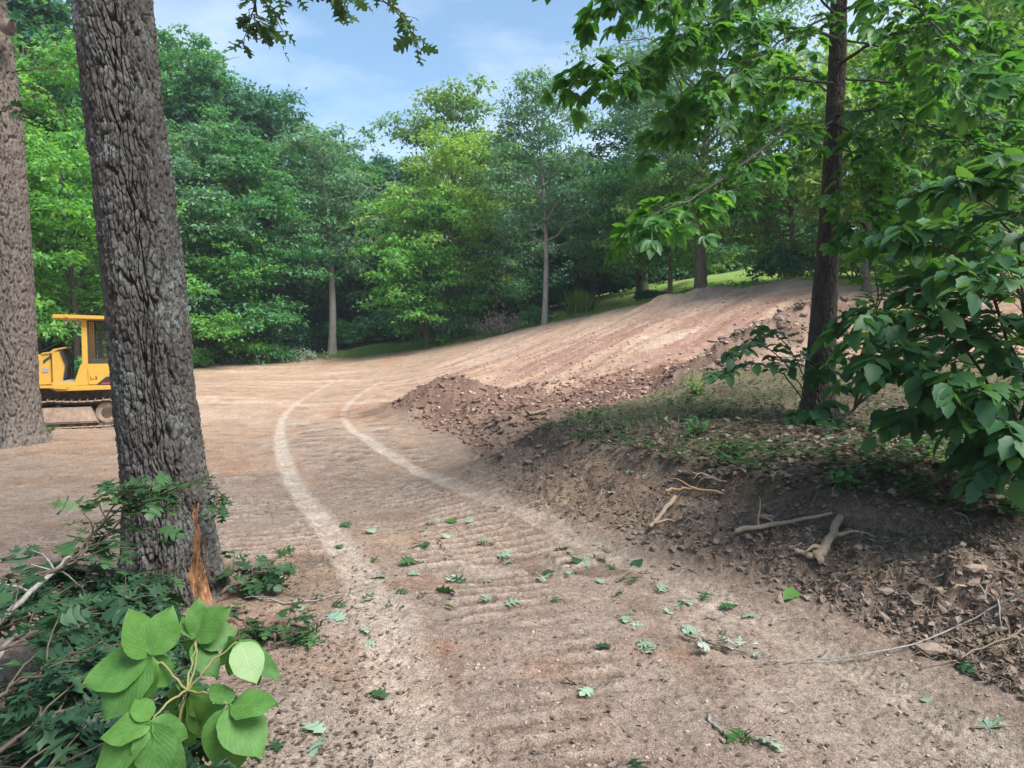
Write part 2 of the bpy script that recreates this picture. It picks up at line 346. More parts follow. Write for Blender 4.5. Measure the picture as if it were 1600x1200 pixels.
def height(x, y, Z=None, tracks=None):
    h = tps(x, y); Z = Z or zones(x, y)
    d, arc, sd_ = dist_poly(x, y, RIDGE)
    L = np.r_[0, np.cumsum([math.dist(RIDGE[i], RIDGE[i+1]) for i in range(len(RIDGE)-1)])]
    h = h+np.interp(arc, L, RIDGE_H)*np.exp(-(d/.8)**2)
    for (cx, cy, a, b, hh) in HUMPS:
        q = ((x-cx)/a)**2+((y-cy)/b)**2; h = h+hh*np.exp(-q*1.6)*(1+.5*fbm(x*2.2, y*2.2, 3, 2))
    r = np.hypot(x, y)
    rough = np.clip(Z['bank']+Z['ridge'], 0, 1)
    pad = (1-Z['lawn'])*(1-Z['knoll'])*(1-rough)*(1-Z['slope'])
    n1 = fbm(x*.6, y*.6, 4, 21); n2 = fbm(x*3.1, y*3.1, 4, 22); n3 = fbm(x*13, y*13, 4, 23, .6); n9 = fbm(x*34, y*34, 3, 24, .65)
    h = h+.05*n1+pad*(.035*n2+.026*n3+.022*n9*sst(12, 6, r))
    # bank, heaps: broken clods
    f1, f2, c = worley(x*4.6+.8*n2, y*4.6, 31); g1, g2, c2 = worley(x*12+n3, y*12, 32)
    k1, k2, c3 = worley(x*27, y*27, 33)
    clod = (.045*c*sst(.0, .5, f2-f1)*(.5+n2)+.026*c2*sst(0, .5, g2-g1)+.013*c3*sst(0, .5, k2-k1)-.03)
    n6 = fbm(x*1.6+.4*n3, y*1.6, 5, 34, .62); h = h+rough*(clod*1.2+.30*n6+.10*n3-.05*np.abs(fbm(x*2.6, y*2.6, 4, 35, .6)))+(Z['ridge'])*(.5*np.abs(fbm(x*1.7, y*1.7, 4, 41))+.10*c)
    h = h+Z['knoll']*(.10*n2+.045*n3)+Z['lawn']*.10*n2
    # undercut edge of the cut bank
    kd = sdf_poly(x, y, KNOLL); kw = .6+1.6*vn(x*1.1+3, y*1.1, 45); h = h+.05*kw*np.exp(-((kd+.08)/.13)**2)*(r < 12)-.07*kw*np.exp(-((kd-.15)/.14)**2)*(r < 12)
    # slope: drag streaks running up the hill
    a = (x*.72+y*.69); b = (-x*.69+y*.72)
    st = fbm(b*2.6, a*.28, 4, 51); st2 = fbm(b*9, a*1.3, 3, 52); s3 = fbm(x*6, y*6, 3, 53)
    h = h+Z['slope']*(1-rough)*(.15*st+.06*st2+.07*s3+.5*clod)
    # far pad scrape marks
    h = h+pad*sst(12, 20, r)*.06*fbm(x*.5, y*3.2, 3, 61)
    # grouser ridges
    pr, mk, am = cats(x, y); h = h+am*(pr-.4)*mk*(1-rough)
    # tyre tracks
    for pts, hw in ((TL, .115), (TR, .105), (TE, .3), (TF, .17)):
        d, arc, sg = dist_poly(x, y, pts); hw = hw*(1+.3*sst(6, 3, r)); m = sst(hw*1.15, hw*.75, d)*(1-rough*.8)
        tr = (.0035*np.sin(sg*2*np.pi/.062+2*n2)+.0035*np.sin((arc+.6*np.abs(sg))*2*np.pi/.055+4*n2))*sst(-.12, .12, n3+n2*.5)
        h = h-m*(.008+.02*n3*pad)+m*tr*sst(7, 4, r)+.005*np.exp(-((d-hw*1.15)/.04)**2)*(1-rough)
    return h
def H1(x, y): return float(height(np.array([float(x)]), np.array([float(y)]))[0])
def HV(x, y): return height(np.asarray(x, float), np.asarray(y, float))
_T = np.r_[np.linspace(1.2, 12, 330), np.geomspace(12.03, 80, 300)]
def hit(u, v):
    d = ray(u, v); d = d/d[1]; z = HV(d[0]*_T, _T); zz = CAMZ+d[2]*_T; k = np.argmax(zz < z)
    return np.array([d[0]*_T[k], _T[k], z[k]])
def hits(uv): return [hit(*p) for p in uv]

# ground sheet: ring grid, fine near the clearing, out to 400 m
fine = np.radians(np.linspace(-38.5, 38.5, 510)); ang = np.r_[np.radians(np.linspace(-180, -40, 46)), fine, np.radians(np.linspace(40, 180, 46)[:-1])]
rr = np.r_[np.linspace(.05, 2.1, 22), 1/np.linspace(1/2.14, 1/20., 500), np.geomspace(20.2, 62, 190), np.geomspace(64, 240, 20)]
A, R_ = np.meshgrid(ang, rr); gx = (R_*np.sin(A)).ravel(); gy = (R_*np.cos(A)).ravel()
Z = zones(gx, gy); gz = height(gx, gy, Z)
na = len(ang); nr = len(rr); i = (np.arange(nr-1)*na)[:, None]; j = np.arange(na)[None]; k = (j+1) % na
GQ = np.stack([i+j, i+k, i+na+k, i+na+j], -1).reshape(-1, 4)
# soil colours, with groove shading and far sunlit tone painted in
def lerp(a, b, t): return a*(1-t[:, None])+np.array(b)[None]*t[:, None]
r = np.hypot(gx, gy); c = np.tile(np.array([.325, .25, .205]), (len(gx), 1))
n1 = fbm(gx*.5, gy*.5, 4, 101)+.5; n2 = fbm(gx*2.3, gy*2.3, 5, 102)+.5; n4 = fbm(gx*.22+5, gy*1.4, 4, 103)+.5; n5 = fbm(gx*7, gy*7, 3, 109)+.5
c = lerp(c, (.42, .295, .212), sst(6, 17, r)*.9)  # sunlit look of the far pad put into its colour
c = lerp(c, (.43, .27, .165), sst(.45, .75, n1+.25*(n2-.5))*.45)
c = lerp(c, (.25, .175, .13), sst(.52, .66, n2)*.55)
c = lerp(c, (.55, .43, .33), sst(.50, .70, n4)*.7*sst(14, 26, r))
c = lerp(c, (.36, .20, .125), sst(.56, .78, fbm(gx*1.3+9, gy*1.9, 5, 104, .6)+.5)*.6)
pr, mk, am = cats(gx, gy); c = lerp(c, (.27, .205, .165), mk*.5); c = lerp(c, (.46, .375, .31), mk*sst(.6, .95, pr)*.8*(.5+n5*.6)); c = lerp(c, (.15, .105, .08), mk*sst(.4, .05, pr)*.95*(.4+n5*.8))  # drier crests, moister grooves, with ridge shading painted into the colour as well
for pts, hw, w in ((TL, .125, .85), (TR, .115, .8), (TE, .35, .4), (TF, .22, .5)):
    d, arc, sg = dist_poly(gx, gy, pts); hw = hw*(1+.5*sst(6, 3, r)); c = lerp(c, (.53, .44, .365), sst(hw*1.3, hw*.7, d+.06*(n5-.5)+.035*sst(9, 18, r))*w*(.6+.4*sst(3, 7, r))*(1-.45*sst(14, 24, r))*(.75+.4*n5))
a = (gx*.72+gy*.69); b = (-gx*.69+gy*.72); s1 = fbm(b*1.5, a*.22, 4, 111)+.5; s2 = fbm(b*5, a*.8, 4, 112)+.5
cs = np.tile(np.array([.36, .225, .175]), (len(gx), 1)); cs = lerp(cs, (.46, .315, .225), sst(.40, .62, s1)); cs = lerp(cs, (.24, .12, .085), sst(.5, .68, s2)*.5); cs = lerp(cs, (.47, .36, .29), sst(.57, .66, fbm(b*2, a*.4, 4, 113)+.5)*.7)
cs = lerp(cs, (.46, .33, .25), sst(24, 33, gy+.3*gx)*.5)
t = Z['slope'][:, None]; c = c*(1-t)+cs*t
md, _, _ = dist_poly(gx, gy, [XY(640,18), XY(710,17.5), XY(800,14.5), XY(930,15), XY(1060,16)]); c = lerp(c, (.20, .105, .075), sst(1.7, .5, md+2.2*(n2-.5)-.4)*.95)
t = Z['bank']*(1-.5*sst(10.5, 14, gy)); c = lerp(c, (.185, .135, .105), t*.92); c = lerp(c, (.30, .22, .16), t*sst(.55, .68, n2)*.75); c = lerp(c, (.10, .072, .056), t*sst(.52, .68, fbm(gx*1.9, gy*1.9, 4, 120)+.5)*.65)
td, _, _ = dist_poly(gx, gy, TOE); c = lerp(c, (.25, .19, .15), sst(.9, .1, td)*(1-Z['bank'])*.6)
c = lerp(c, (.24, .165, .125), Z['ridge']*.9); c = lerp(c, (.12, .08, .06), Z['ridge']*sst(.45, .6, n2)*.8)
c = lerp(c, (.10, .078, .058), Z['knoll']*.95); c = lerp(c, (.17, .15, .085), Z['knoll']*sst(9, 10.5, gy)*sst(.3, .5, n1)*.75)
cl = np.tile(np.array([.19, .31, .07]), (len(gx), 1)); cl = lerp(cl, (.24, .25, .10), sst(.45, .7, n2)*.5)
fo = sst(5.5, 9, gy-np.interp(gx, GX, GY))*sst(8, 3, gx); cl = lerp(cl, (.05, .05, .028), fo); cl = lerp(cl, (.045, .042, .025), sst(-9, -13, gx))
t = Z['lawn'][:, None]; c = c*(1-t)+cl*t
c *= (.86+.28*n5)[:, None]
m, nt, o = mat('soil')
at = N(nt, 'ShaderNodeAttribute', attribute_name='Col'); co = objco(nt)
g1 = noise(nt, co, 24, 6, .7); g2 = noise(nt, co, 130, 4, .7); g3 = noise(nt, co, 5, 5, .65)
cc = mix(nt, 1, at.outputs['Color'], ramp(nt, g1, [(.3, (.55, .53, .51)), (.5, (1, 1, 1)), (.72, (1.36, 1.34, 1.31))]), 'MULTIPLY')
cc = mix(nt, 1, cc, ramp(nt, g2, [(.34, (.45, .43, .42)), (.5, (1.0, 1.0, 1.0)), (.72, (1.42, 1.42, 1.42))]), 'MULTIPLY')  # dark specks painted in for the tiny shadows between crumbs
cc = mix(nt, 1, cc, ramp(nt, g3, [(.3, (.84, .80, .77)), (.7, (1.14, 1.15, 1.15))]), 'MULTIPLY')
vo = N(nt, 'ShaderNodeTexVoronoi', Scale=36.0, Randomness=1.0); nt.links.new(co, vo.inputs['Vector'])
peb = ramp(nt, vo.outputs['Distance'], [(.14, (1, 1, 1)), (.34, (0, 0, 0))]); sel = ramp(nt, vo.outputs['Color'], [(.62, (0, 0, 0)), (.68, (1, 1, 1))])
pm = mix(nt, 1, peb, sel, 'MULTIPLY')
cc = mix(nt, mix(nt, 1, pm, (.4, .4, .4), 'MULTIPLY'), cc, (.48, .40, .33))
b1 = bump(nt, pm, .8, .012); b2 = bump(nt, g1, 1, .035, b1); b3 = bump(nt, g2, 1, .009, b2)
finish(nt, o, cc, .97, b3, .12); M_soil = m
G = np.c_[gx, gy, gz]
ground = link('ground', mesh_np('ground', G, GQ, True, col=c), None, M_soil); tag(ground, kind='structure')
# ------------------------------------------------------------------ leaf shapes (local: x across, y along, z up; length 1)
def ovate(n=5, w=.23, fold=.10, droop=.12, serr=0):
    """two strips of quads either side of a midrib"""
    ts = np.linspace(0, 1, n+1); V = []; L = []
    for t in ts:
        ww = w*(math.sin(math.pi*t**.8)**.8 if 0 < t < 1 else 0)*(1+(serr if int(round(t*n)) % 2 else -serr))
        z = -droop*t*t
        for s in (-1, 0, 1): V.append((s*ww, t, z+abs(s)*ww*fold*4*(1 if s else 0))); L.append((s, t, 0))
    Q = []
    for i in range(n):
        a = 3*i; Q += [(a, a+1, a+4, a+3), (a+1, a+2, a+5, a+4)]
    return np.array(V), np.array(Q), np.array(L)
def lobed(profile, curl=.1, side=.05, seed=0):
    r = random.Random(seed); V = []; L = []
    for t, w, dt in profile:
        z = curl*math.sin(t*3)
        wl = w*(.85+.3*r.random()); wr = w*(.85+.3*r.random())
        V += [(-wl, t+dt, z+side*wl*4*(r.random()-.3)), (0, t, z), (wr, t+dt, z+side*wr*4*(r.random()-.3))]; L += [(-1, t, 0), (0, t, 0), (1, t, 0)]
    Q = []
    for i in range(len(profile)-1):
        a = 3*i; Q += [(a, a+1, a+4, a+3), (a+1, a+2, a+5, a+4)]
    return np.array(V), np.array(Q), np.array(L)
OAKP = [(0,.008,0),(.14,.012,0),(.2,.06,0),(.24,.20,.03),(.29,.24,.09),(.31,.16,.03),(.36,.055,0),(.42,.05,0),(.47,.25,.04),(.52,.35,.12),(.54,.33,.03),(.58,.15,0),(.62,.05,0),(.68,.06,0),(.72,.19,.05),(.77,.25,.12),(.80,.12,.02),(.86,.05,0),(.92,.07,.01),(1.0,.004,0)]
REDP = [(0,.008,0),(.1,.01,0),(.14,.12,0),(.2,.26,.04),(.25,.20,.02),(.3,.16,0),(.38,.34,.06),(.44,.38,.10),(.47,.26,.02),(.52,.17,0),(.6,.33,.07),(.66,.35,.12),(.69,.2,.02),(.75,.11,0),(.82,.16,.05),(.88,.12,.04),(1.0,.004,0)]
OAK = lobed(OAKP, .12, .06, 1); OAK2 = lobed(OAKP, -.1, .1, 2); RED = lobed(REDP, .1, .05, 3)
LEAF1 = ovate(4, .24); LEAFW = ovate(7, .31, .07, .22, .09)
def compound(k=5, seed=0, w=.26, n=4, spread=1.25, pinn=False):
    """palm-like fan of leaflets on one stalk"""
    r = random.Random(seed); V = []; Q = []; L = []; c = 0
    b, q, l = ovate(n, w)
    for i in range(k):
        a = (i-(k-1)/2)*spread/((k-1)/2)*.9; s = (.62-.17*abs(i-(k-1)/2)/((k-1)/2))*(1 if not pinn else .9)
        ca, sa = math.cos(a), math.sin(a); p = b*s; el = r.uniform(-.35, .1)
        y = p[:, 1]*math.cos(el)-p[:, 2]*math.sin(el); z = p[:, 1]*math.sin(el)+p[:, 2]*math.cos(el); x = p[:, 0]
        V.append(np.c_[x*ca+y*sa, -x*sa+y*ca+.36, z]); Q.append(q+c); ll = l.astype(float).copy(); ll[:, 2] = r.random()*.35; L.append(ll); c += len(b)
    st = np.array([(-.008, 0, 0), (.008, 0, 0), (.008, .37, 0), (-.008, .37, 0)]); V.append(st); Q.append(np.array([[c, c+1, c+2, c+3]])); L.append(np.zeros((4, 3)))
    return np.concatenate(V), np.concatenate(Q), np.concatenate(L)
COMP = [compound(5, s) for s in range(3)]

def frames(d, nrm):
    d = d/(np.linalg.norm(d, axis=1)[:, None]+1e-9); n = nrm-(nrm*d).sum(1)[:, None]*d; n /= np.linalg.norm(n, axis=1)[:, None]+1e-9
    x = np.cross(d, n); return np.stack([x, d, n], -1)      # columns = axes
def scatter(base, pos, fr, sc, rv):
    b, q, l = base; n = len(pos); m = len(b)
    V = np.einsum('nij,mj->nmi', fr, b)*np.asarray(sc)[:, None, None]+pos[:, None]
    Q = (q[None]+(np.arange(n)*m)[:, None, None]).reshape(-1, q.shape[1])
    L = np.broadcast_to(l[None], (n, m, 3)).copy(); L[:, :, 2] += rv[:, None]
    return V.reshape(-1, 3), Q, L.reshape(-1, 3)
def cat3(parts):
    V = []; Q = []; L = []; n = 0
    for v, q, l in parts: V.append(v); Q.append(q+n); L.append(l); n += len(v)
    return np.concatenate(V), np.concatenate(Q), np.concatenate(L)
DIA = (np.array([(0, 0, 0), (.28, .45, .06), (0, 1, -.08), (-.28, .45, .06)]), np.array([[0, 1, 2, 3]]), np.array([(0, 0, 0), (1, .5, 0), (0, 1, 0), (-1, .5, 0)], float))

TRI = (np.array([(-.30, .1, 0), (.34, .32, .05), (0, 1.05, -.08)]), np.array([[0, 1, 2]]), np.array([(-1, .1, 0), (1, .3, 0), (0, 1, 0)], float))
# foliage materials
M_lv = {
 'green': leaf_mat('foliage_green', (0.037,0.128,0.060), (0.059,0.202,0.082), (0.119,0.302,0.099), .4),
 'bright': leaf_mat('foliage_bright', (0.053,0.182,0.056), (0.099,0.289,0.073), (0.212,0.430,0.086), .45),
 'dark': leaf_mat('foliage_dark', (0.027,0.095,0.060), (0.045,0.141,0.082), (0.073,0.202,0.106), .32),
 'teal': leaf_mat('foliage_grey_green', (0.064,0.154,0.099), (0.105,0.229,0.139), (0.165,0.322,0.179), .38),
 'yellow': leaf_mat('foliage_yellow_green', (0.099,0.202,0.060), (0.171,0.322,0.073), (0.304,0.470,0.086), .42),
 'olive': leaf_mat('foliage_olive', (0.093,0.174,0.047), (0.159,0.269,0.066), (0.278,0.390,0.092), .42),
}
M_lv['olive'] = leaf_mat('foliage_olive_green', (.065,.15,.045), (.11,.23,.06), (.20,.33,.085), .42)
M_bk = {
 'grey': bark_mat('bark_pale_grey', (.20,.175,.15), (.42,.38,.34), None, .35, .03),
 'brown': bark_mat('bark_brown', (.09,.07,.055), (.20,.16,.13), None, .35, .03),
 'dark': bark_mat('bark_dark', (.045,.036,.03), (.11,.09,.075), None, .35, .03),
}

# ------------------------------------------------------------------ woodland trees
def tree_meshes(name, H, R, base, tr, rng, nl=34, cpl=5, lpc=130, leaf=.2, clump=1.0, droop=0., top=.5, wig=.25, flat=.42, shape=None):
    """trunk, limb and crown meshes. shape(t) -> relative crown radius"""
    zs = np.linspace(0, H*.96, 16); ph = rng.random(4)*6
    cx = wig*np.sin(zs/H*3.1+ph[0])*zs/H; cy = wig*np.sin(zs/H*4.3+ph[1])*zs/H
    path = np.c_[cx-cx[0], cy-cy[0], zs-.3]; rad = tr*(1-.86*(zs/H)**.9); rad[0] *= 1.35; rad[1] *= 1.05
    tv = tube(path, rad, 10, .03)
    limbs = []; cl = []
    shape = shape or (lambda t: max(.1, 1-((t-.36)/.66)**2)**.5)
    R = R*1.02; lpc = int(lpc*1.35)
    for i in range(nl):
        t = (i+rng.random())/nl; t = t**.9; z = H*(base+(1-base)*t*.97); az = i*2.4+rng.random()*.9
        p0 = np.array([np.interp(z, path[:, 2], path[:, 0]), np.interp(z, path[:, 2], path[:, 1]), z-.5*R*.35])
        ln = R*shape(t)*rng.uniform(.7, 1.15)+.25; up = rng.uniform(.1, .45)+.5*t-droop
        dr = np.array([math.cos(az), math.sin(az), up]); p1 = p0+dr*ln*.55+[0, 0, .1*ln]; p2 = p0+dr*ln*np.array([1, 1, .8])-[0, 0, droop*ln*.5]
        pth = smooth_path([p0, p1, p2], 6, .04*ln); r0 = max(.012*H*.12, tr*.32*(1-t)**.7*min(1, ln/R+.2))
        limbs.append(tube(pth, np.linspace(r0, .012, 6), 5))
        k = max(2, int(cpl*(ln/R+.35)))
        for j in range(k):
            s = .38+.62*(j+rng.random()*.7)/k; c = pth[0]+(pth[-1]-pth[0])*s
            ii = min(int(s*5), 5); c = pth[ii]+rng.normal(0, .16*ln, 3)*np.array([1, 1, .45])
            cl.append((c, clump*rng.uniform(.6, 1.25)*(1-.35*t)))
            if rng.random() < .35: limbs.append(tube(np.array([pth[max(ii-1, 0)], (pth[max(ii-1, 0)]+c)/2+[0, 0, .05], c]), [r0*.35, r0*.25, .008], 4))
    P = []; D = []; Nn = []
    for c, rc in cl:
        n = int(lpc*rc*rc/clump/clump*rng.uniform(.6, 1.2)); d = rng.normal(size=(n, 3)); d /= np.linalg.norm(d, axis=1)[:, None]
        d[:, 2] = np.where(rng.random(n) < .75, np.abs(d[:, 2]), d[:, 2]); q = c+d*rc*np.array([1, 1, flat])*(rng.random((n, 1))**.4)*(1+.35*rng.normal(size=(n, 1)))
        q[:, 2] -= .18*((q[:, 0]-c[0])**2+(q[:, 1]-c[1])**2)/rc
        P.append(q); nn = d*np.array([.5, .5, .5])+[0, 0, .9]+rng.normal(0, .42, (n, 3)); Nn.append(nn)
        o = q-c; o[:, 2] -= .35*rc; D.append(o+rng.normal(0, .5*rc, (n, 3)))
    P = np.concatenate(P); D = np.concatenate(D); Nn = np.concatenate(Nn)
    V, Q, L = scatter(TRI, P, frames(D, Nn), leaf*1.2*rng.uniform(.6, 1.35, len(P)), rng.random(len(P)))
    lv, lq = join(limbs)
    return mesh_np(name+'_trunk', *tv), mesh_np(name+'_limb', lv, lq), mesh_np(name+'_crown', V, Q, False, leaf=L)

def put_tree(ms, loc, label, cat='tree', leafm='green', bark='brown', group=None, name='tree', rz=0, sc=1, lean=0):
    e = empty(name, loc, label, cat, group, rz); e.scale = (sc, sc, sc); e.rotation_euler = (0, lean, rz)
    for nm, me, mt, kd in (('trunk', ms[0], M_bk[bark], None), ('limbs', ms[1], M_bk[bark], 'stuff'), ('crown', ms[2], M_lv[leafm], 'stuff')):
        o = link(nm, me, e); 
        if not me.materials: me.materials.append(mt)
        elif me.materials[0] != mt: o.material_slots[0].link = 'OBJECT'; o.material_slots[0].material = mt
        if kd: o['kind'] = kd
    return e
def unique_tree(label, u, Y, vtop, leafm, bark, R, base=.2, tr=.2, seed=1, name='broadleaf_tree', sc=1, lean=0, **k):
    x = (u-CX)/F*Y; z = H1(x, Y); ztop = px(u, vtop, Y)[2]; Ht = (ztop-z)*.95
    ms = tree_meshes(name, Ht, R, base, tr, np.random.default_rng(seed), **k)
    return put_tree(ms, (x, Y, z), label, 'tree', leafm, bark, None, name, 0, 1, lean)

# front row, left to right
unique_tree('tall bright green leafy tree at the far left, rising above the bulldozer', 60, 31, 10, 'bright', 'brown', 5.2, .12, .2, 1, nl=44, lpc=150, leaf=.19, clump=.95, top=.45)
unique_tree('bright green leafy tree between the two trunks, low boughs over the bulldozer roof', 118, 27, 190, 'bright', 'dark', 3.6, .16, .15, 2, nl=34, lpc=150, leaf=.17, clump=.8, top=.5)
unique_tree('tallest tree left of centre, top just right of the big trunk', 292, 46, 22, 'green', 'brown', 4.6, .25, .26, 3, nl=44, lpc=130, leaf=.25, clump=1.15, top=.55)
unique_tree('grey-green tree with pale feathery boughs right beside the big trunk', 285, 37, 170, 'teal', 'grey', 3.7, .2, .2, 4, nl=36, lpc=140, leaf=.2, clump=1.0, top=.4)
unique_tree('full rounded green tree with layered boughs down to the dirt edge', 362, 38.5, 185, 'green', 'brown', 3.9, .08, .2, 5, nl=52, lpc=150, leaf=.2, clump=1.05, top=.4, flat=.34)
unique_tree('smaller bright green tree hanging low over the dirt, right of the big trunk', 322, 37, 330, 'bright', 'brown', 3.0, .08, .12, 6, nl=30, lpc=140, leaf=.18, clump=.85, top=.45, flat=.34)
unique_tree('dark blue-green tall tree top behind the bright maple-like tree', 400, 50, 118, 'dark', 'dark', 4.2, .3, .25, 7, nl=40, lpc=120, leaf=.27, clump=1.2, top=.4)
unique_tree('oak with bare pale grey trunk and spreading high grey-green crown above the dark gap', 519, 43, 178, 'teal', 'grey', 4.9, .40, .27, 8, nl=34, lpc=110, leaf=.22, clump=1.1, top=.35, wig=.5, shape=lambda t: min(1, .35+1.3*t)*(1-t)**.35)
unique_tree('tall round-topped oak rising highest behind the yellow-green tree', 705, 48, 118, 'olive', 'brown', 4.9, .45, .27, 9, nl=36, lpc=110, leaf=.24, clump=1.1, top=.4, shape=lambda t: min(1, .5+1.3*t)*(1-t)**.35)
unique_tree('yellow-green tree with open airy crown in the middle of the tree line', 700, 40, 182, 'yellow', 'brown', 3.6, .25, .2, 10, nl=44, lpc=85, leaf=.19, clump=.9, top=.5, wig=.4)
unique_tree('low wide green tree with layered boughs below the yellow-green crown', 665, 38.8, 300, 'bright', 'dark', 3.3, .1, .16, 11, nl=36, lpc=120, leaf=.18, clump=.9, top=.5, flat=.3)
unique_tree('slender tall tree with straight pale lower trunk and narrow ragged crown', 850, 35.5, 98, 'teal', 'grey', 2.7, .34, .16, 12, nl=44, lpc=75, leaf=.17, clump=.78, top=.45, wig=.5)
unique_tree('medium green tree filling the tree line left of the slender pale trunk', 775, 43, 270, 'teal', 'brown', 3.5, .12, .2, 13, nl=36, lpc=120, leaf=.2, clump=1.0, top=.4)
unique_tree('dark green tree right of the slender pale trunk, lower than its neighbours', 925, 45, 245, 'dark', 'dark', 3.6, .16, .2, 14, nl=38, lpc=130, leaf=.22, clump=1.05, top=.4)
unique_tree('grey-green tall tree at the edge of the sky gap, left of the brown-trunked oak', 1005, 41, 60, 'teal', 'dark', 2.7, .34, .24, 15, nl=44, lpc=110, leaf=.21, clump=1.0, top=.4)
unique_tree('bushy green tree with short dark trunk standing on the lawn edge', 997, 36.5, 255, 'green', 'dark', 3.4, .25, .17, 16, nl=36, lpc=140, leaf=.17, clump=.9, top=.35)
unique_tree('large oak with thick brown trunk standing on the lip of the dirt slope', 1094, 30.5, -60, 'teal', 'brown', 4.0, .40, .27, 17, nl=44, lpc=80, leaf=.16, clump=.95, top=.4, wig=.5)
unique_tree('olive green tree with drooping boughs left of the brown-trunked oak', 1045, 33, 250, 'olive', 'brown', 2.9, .28, .13, 18, nl=30, lpc=110, leaf=.16, clump=.8, top=.4, droop=.2)
unique_tree('yellow-olive tree above the lawn, right of the brown-trunked oak', 1235, 27.5, 160, 'olive', 'brown', 2.9, .2, .14, 19, nl=38, lpc=100, leaf=.17, clump=.8, top=.4, droop=.15)
unique_tree('mid green spreading tree at the top end of the lawn', 1170, 52, 290, 'green', 'dark', 4.2, .2, .2, 20, nl=36, lpc=120, leaf=.23, clump=1.1, top=.4)
unique_tree('yellow-green tree on the hill behind the near dark trunk', 1350, 24, 40, 'yellow', 'brown', 3.3, .3, .15, 21, nl=38, lpc=100, leaf=.17, clump=.8, top=.4)
unique_tree('green tree on the hill at the right edge, behind the near branches', 1520, 23, -40, 'olive', 'brown', 3.6, .32, .18, 22, nl=38, lpc=110, leaf=.18, clump=.85, top=.4)

# woods behind: six shapes shared by many trees
shared = []
for k in range(5):
    g = np.random.default_rng(200+k)
    shared.append(tree_meshes('wood', 20, 4.3+.5*g.random(), [.12, .3, .2, .08, .38][k], .26, g, nl=38, cpl=5, lpc=150, leaf=.36, clump=1.45, top=.42, wig=.6))
k = 0
rows = [(51, 8, -560, 2350, 165, 0), (60, 9, -700, 2400, 130, 60), (72, 12, -800, 2500, 120, 20), (90, 14, -700, 2400, 105, 0)]
for Y0, jy, ua, ub, du, off in rows:
    for u in range(ua+off, ub, du):
        uu = u+rnd.uniform(-45, 45); Y = Y0+rnd.uniform(-3.5, jy-3); x = (uu-CX)/F*Y
        if 900 < uu < 1420 and Y < 66: continue
        lm = ['dark', 'dark', 'green', 'teal', 'dark'][k % 5]; s = shared[(k*3+k//5) % 5]
        z = H1(x, Y); vt = np.interp(uu, [-500, 0, 300, 400, 500, 600, 720, 800, 930, 1000, 2000], [60, 60, 60, 150, 200, 235, 200, 225, 260, 250, 200])+rnd.uniform(-5, 40)
        sc = min(1.5, (px(uu, vt, Y)[2]-z)/20)
        zn = [w for lim_, w in ((130, 'behind the bulldozer and left trunks'), (330, 'behind the big leaning trunk'), (480, 'behind the full rounded green tree'), (640, 'behind the bare pale-trunked oak'), (790, 'behind the yellow-green tree'), (930, 'behind the slender pale-trunked tree'), (1120, 'behind the thick brown-trunked oak'), (9999, 'on the hill behind the near dark trunk')) if uu < lim_][0]
        lb = {'dark': 'dark green', 'green': 'mid green', 'teal': 'grey-green'}[lm]+' woodland tree in the dense woods '+zn
        put_tree(s, (x, Y, z-.2), lb, 'tree', lm, ['brown', 'dark', 'grey'][k % 3], 'dense woods: '+lb.split(' woodland')[0]+' trees '+zn, 'woodland_tree', rnd.random()*6, sc); k += 1
# side woods, left of the clearing and right of the camera
for (x, Y, sc) in [(-25,34,1.0),(-31,26,1.05),(-27,17,1.0),(-33,9,1.0),(34,26,.9),(28,14,.8),(40,38,1),(-36,38,1.05),(24,33,.7),(33,45,.8)]:
    put_tree(shared[k % 5], (x, Y, H1(x, Y)-.2), 'woodland tree beyond the side of the clearing', 'tree', ['green', 'bright', 'dark'][k % 3], 'brown', 'trees beyond the sides of the clearing', 'woodland_tree', rnd.random()*6, sc); k += 1

# understorey shrubs
def shrub_mesh(name, rng, n=3600, leaf=.13, Hs=1.0, R=1.0):
    P = []; Nn = []; D = []; st = []
    for i in range(26):
        az = rng.random()*6.28; rr_ = R*math.sqrt(rng.random())*.85; c = np.array([rr_*math.cos(az), rr_*math.sin(az), Hs*rng.uniform(.25, .95)*(1-.45*(rr_/R)**2)])
        m = n//26; d = rng.normal(size=(m, 3)); d /= np.linalg.norm(d, axis=1)[:, None]; d[:, 2] = np.abs(d[:, 2])-.25; rc = rng.uniform(.22, .42)*R
        P.append(c+d*rc*np.array([1, 1, .6])); Nn.append(d+[0, 0, .8]+rng.normal(0, .4, (m, 3))); D.append(d+rng.normal(0, .5, (m, 3)))
        if i % 3 == 0: st.append(tube([[0, 0, -.1], c*.5+[0, 0, .1], c], [.02, .014, .006], 4))
    P = np.concatenate(P); V, Q, L = scatter(TRI, P, frames(np.concatenate(D), np.concatenate(Nn)), leaf*rng.uniform(.6, 1.4, len(P)), rng.random(len(P)))
    return mesh_np(name+'_stems', *join(st)), mesh_np(name+'_foliage', V, Q, False, leaf=L)
SH = [shrub_mesh('shrub', np.random.default_rng(300+i)) for i in range(4)]
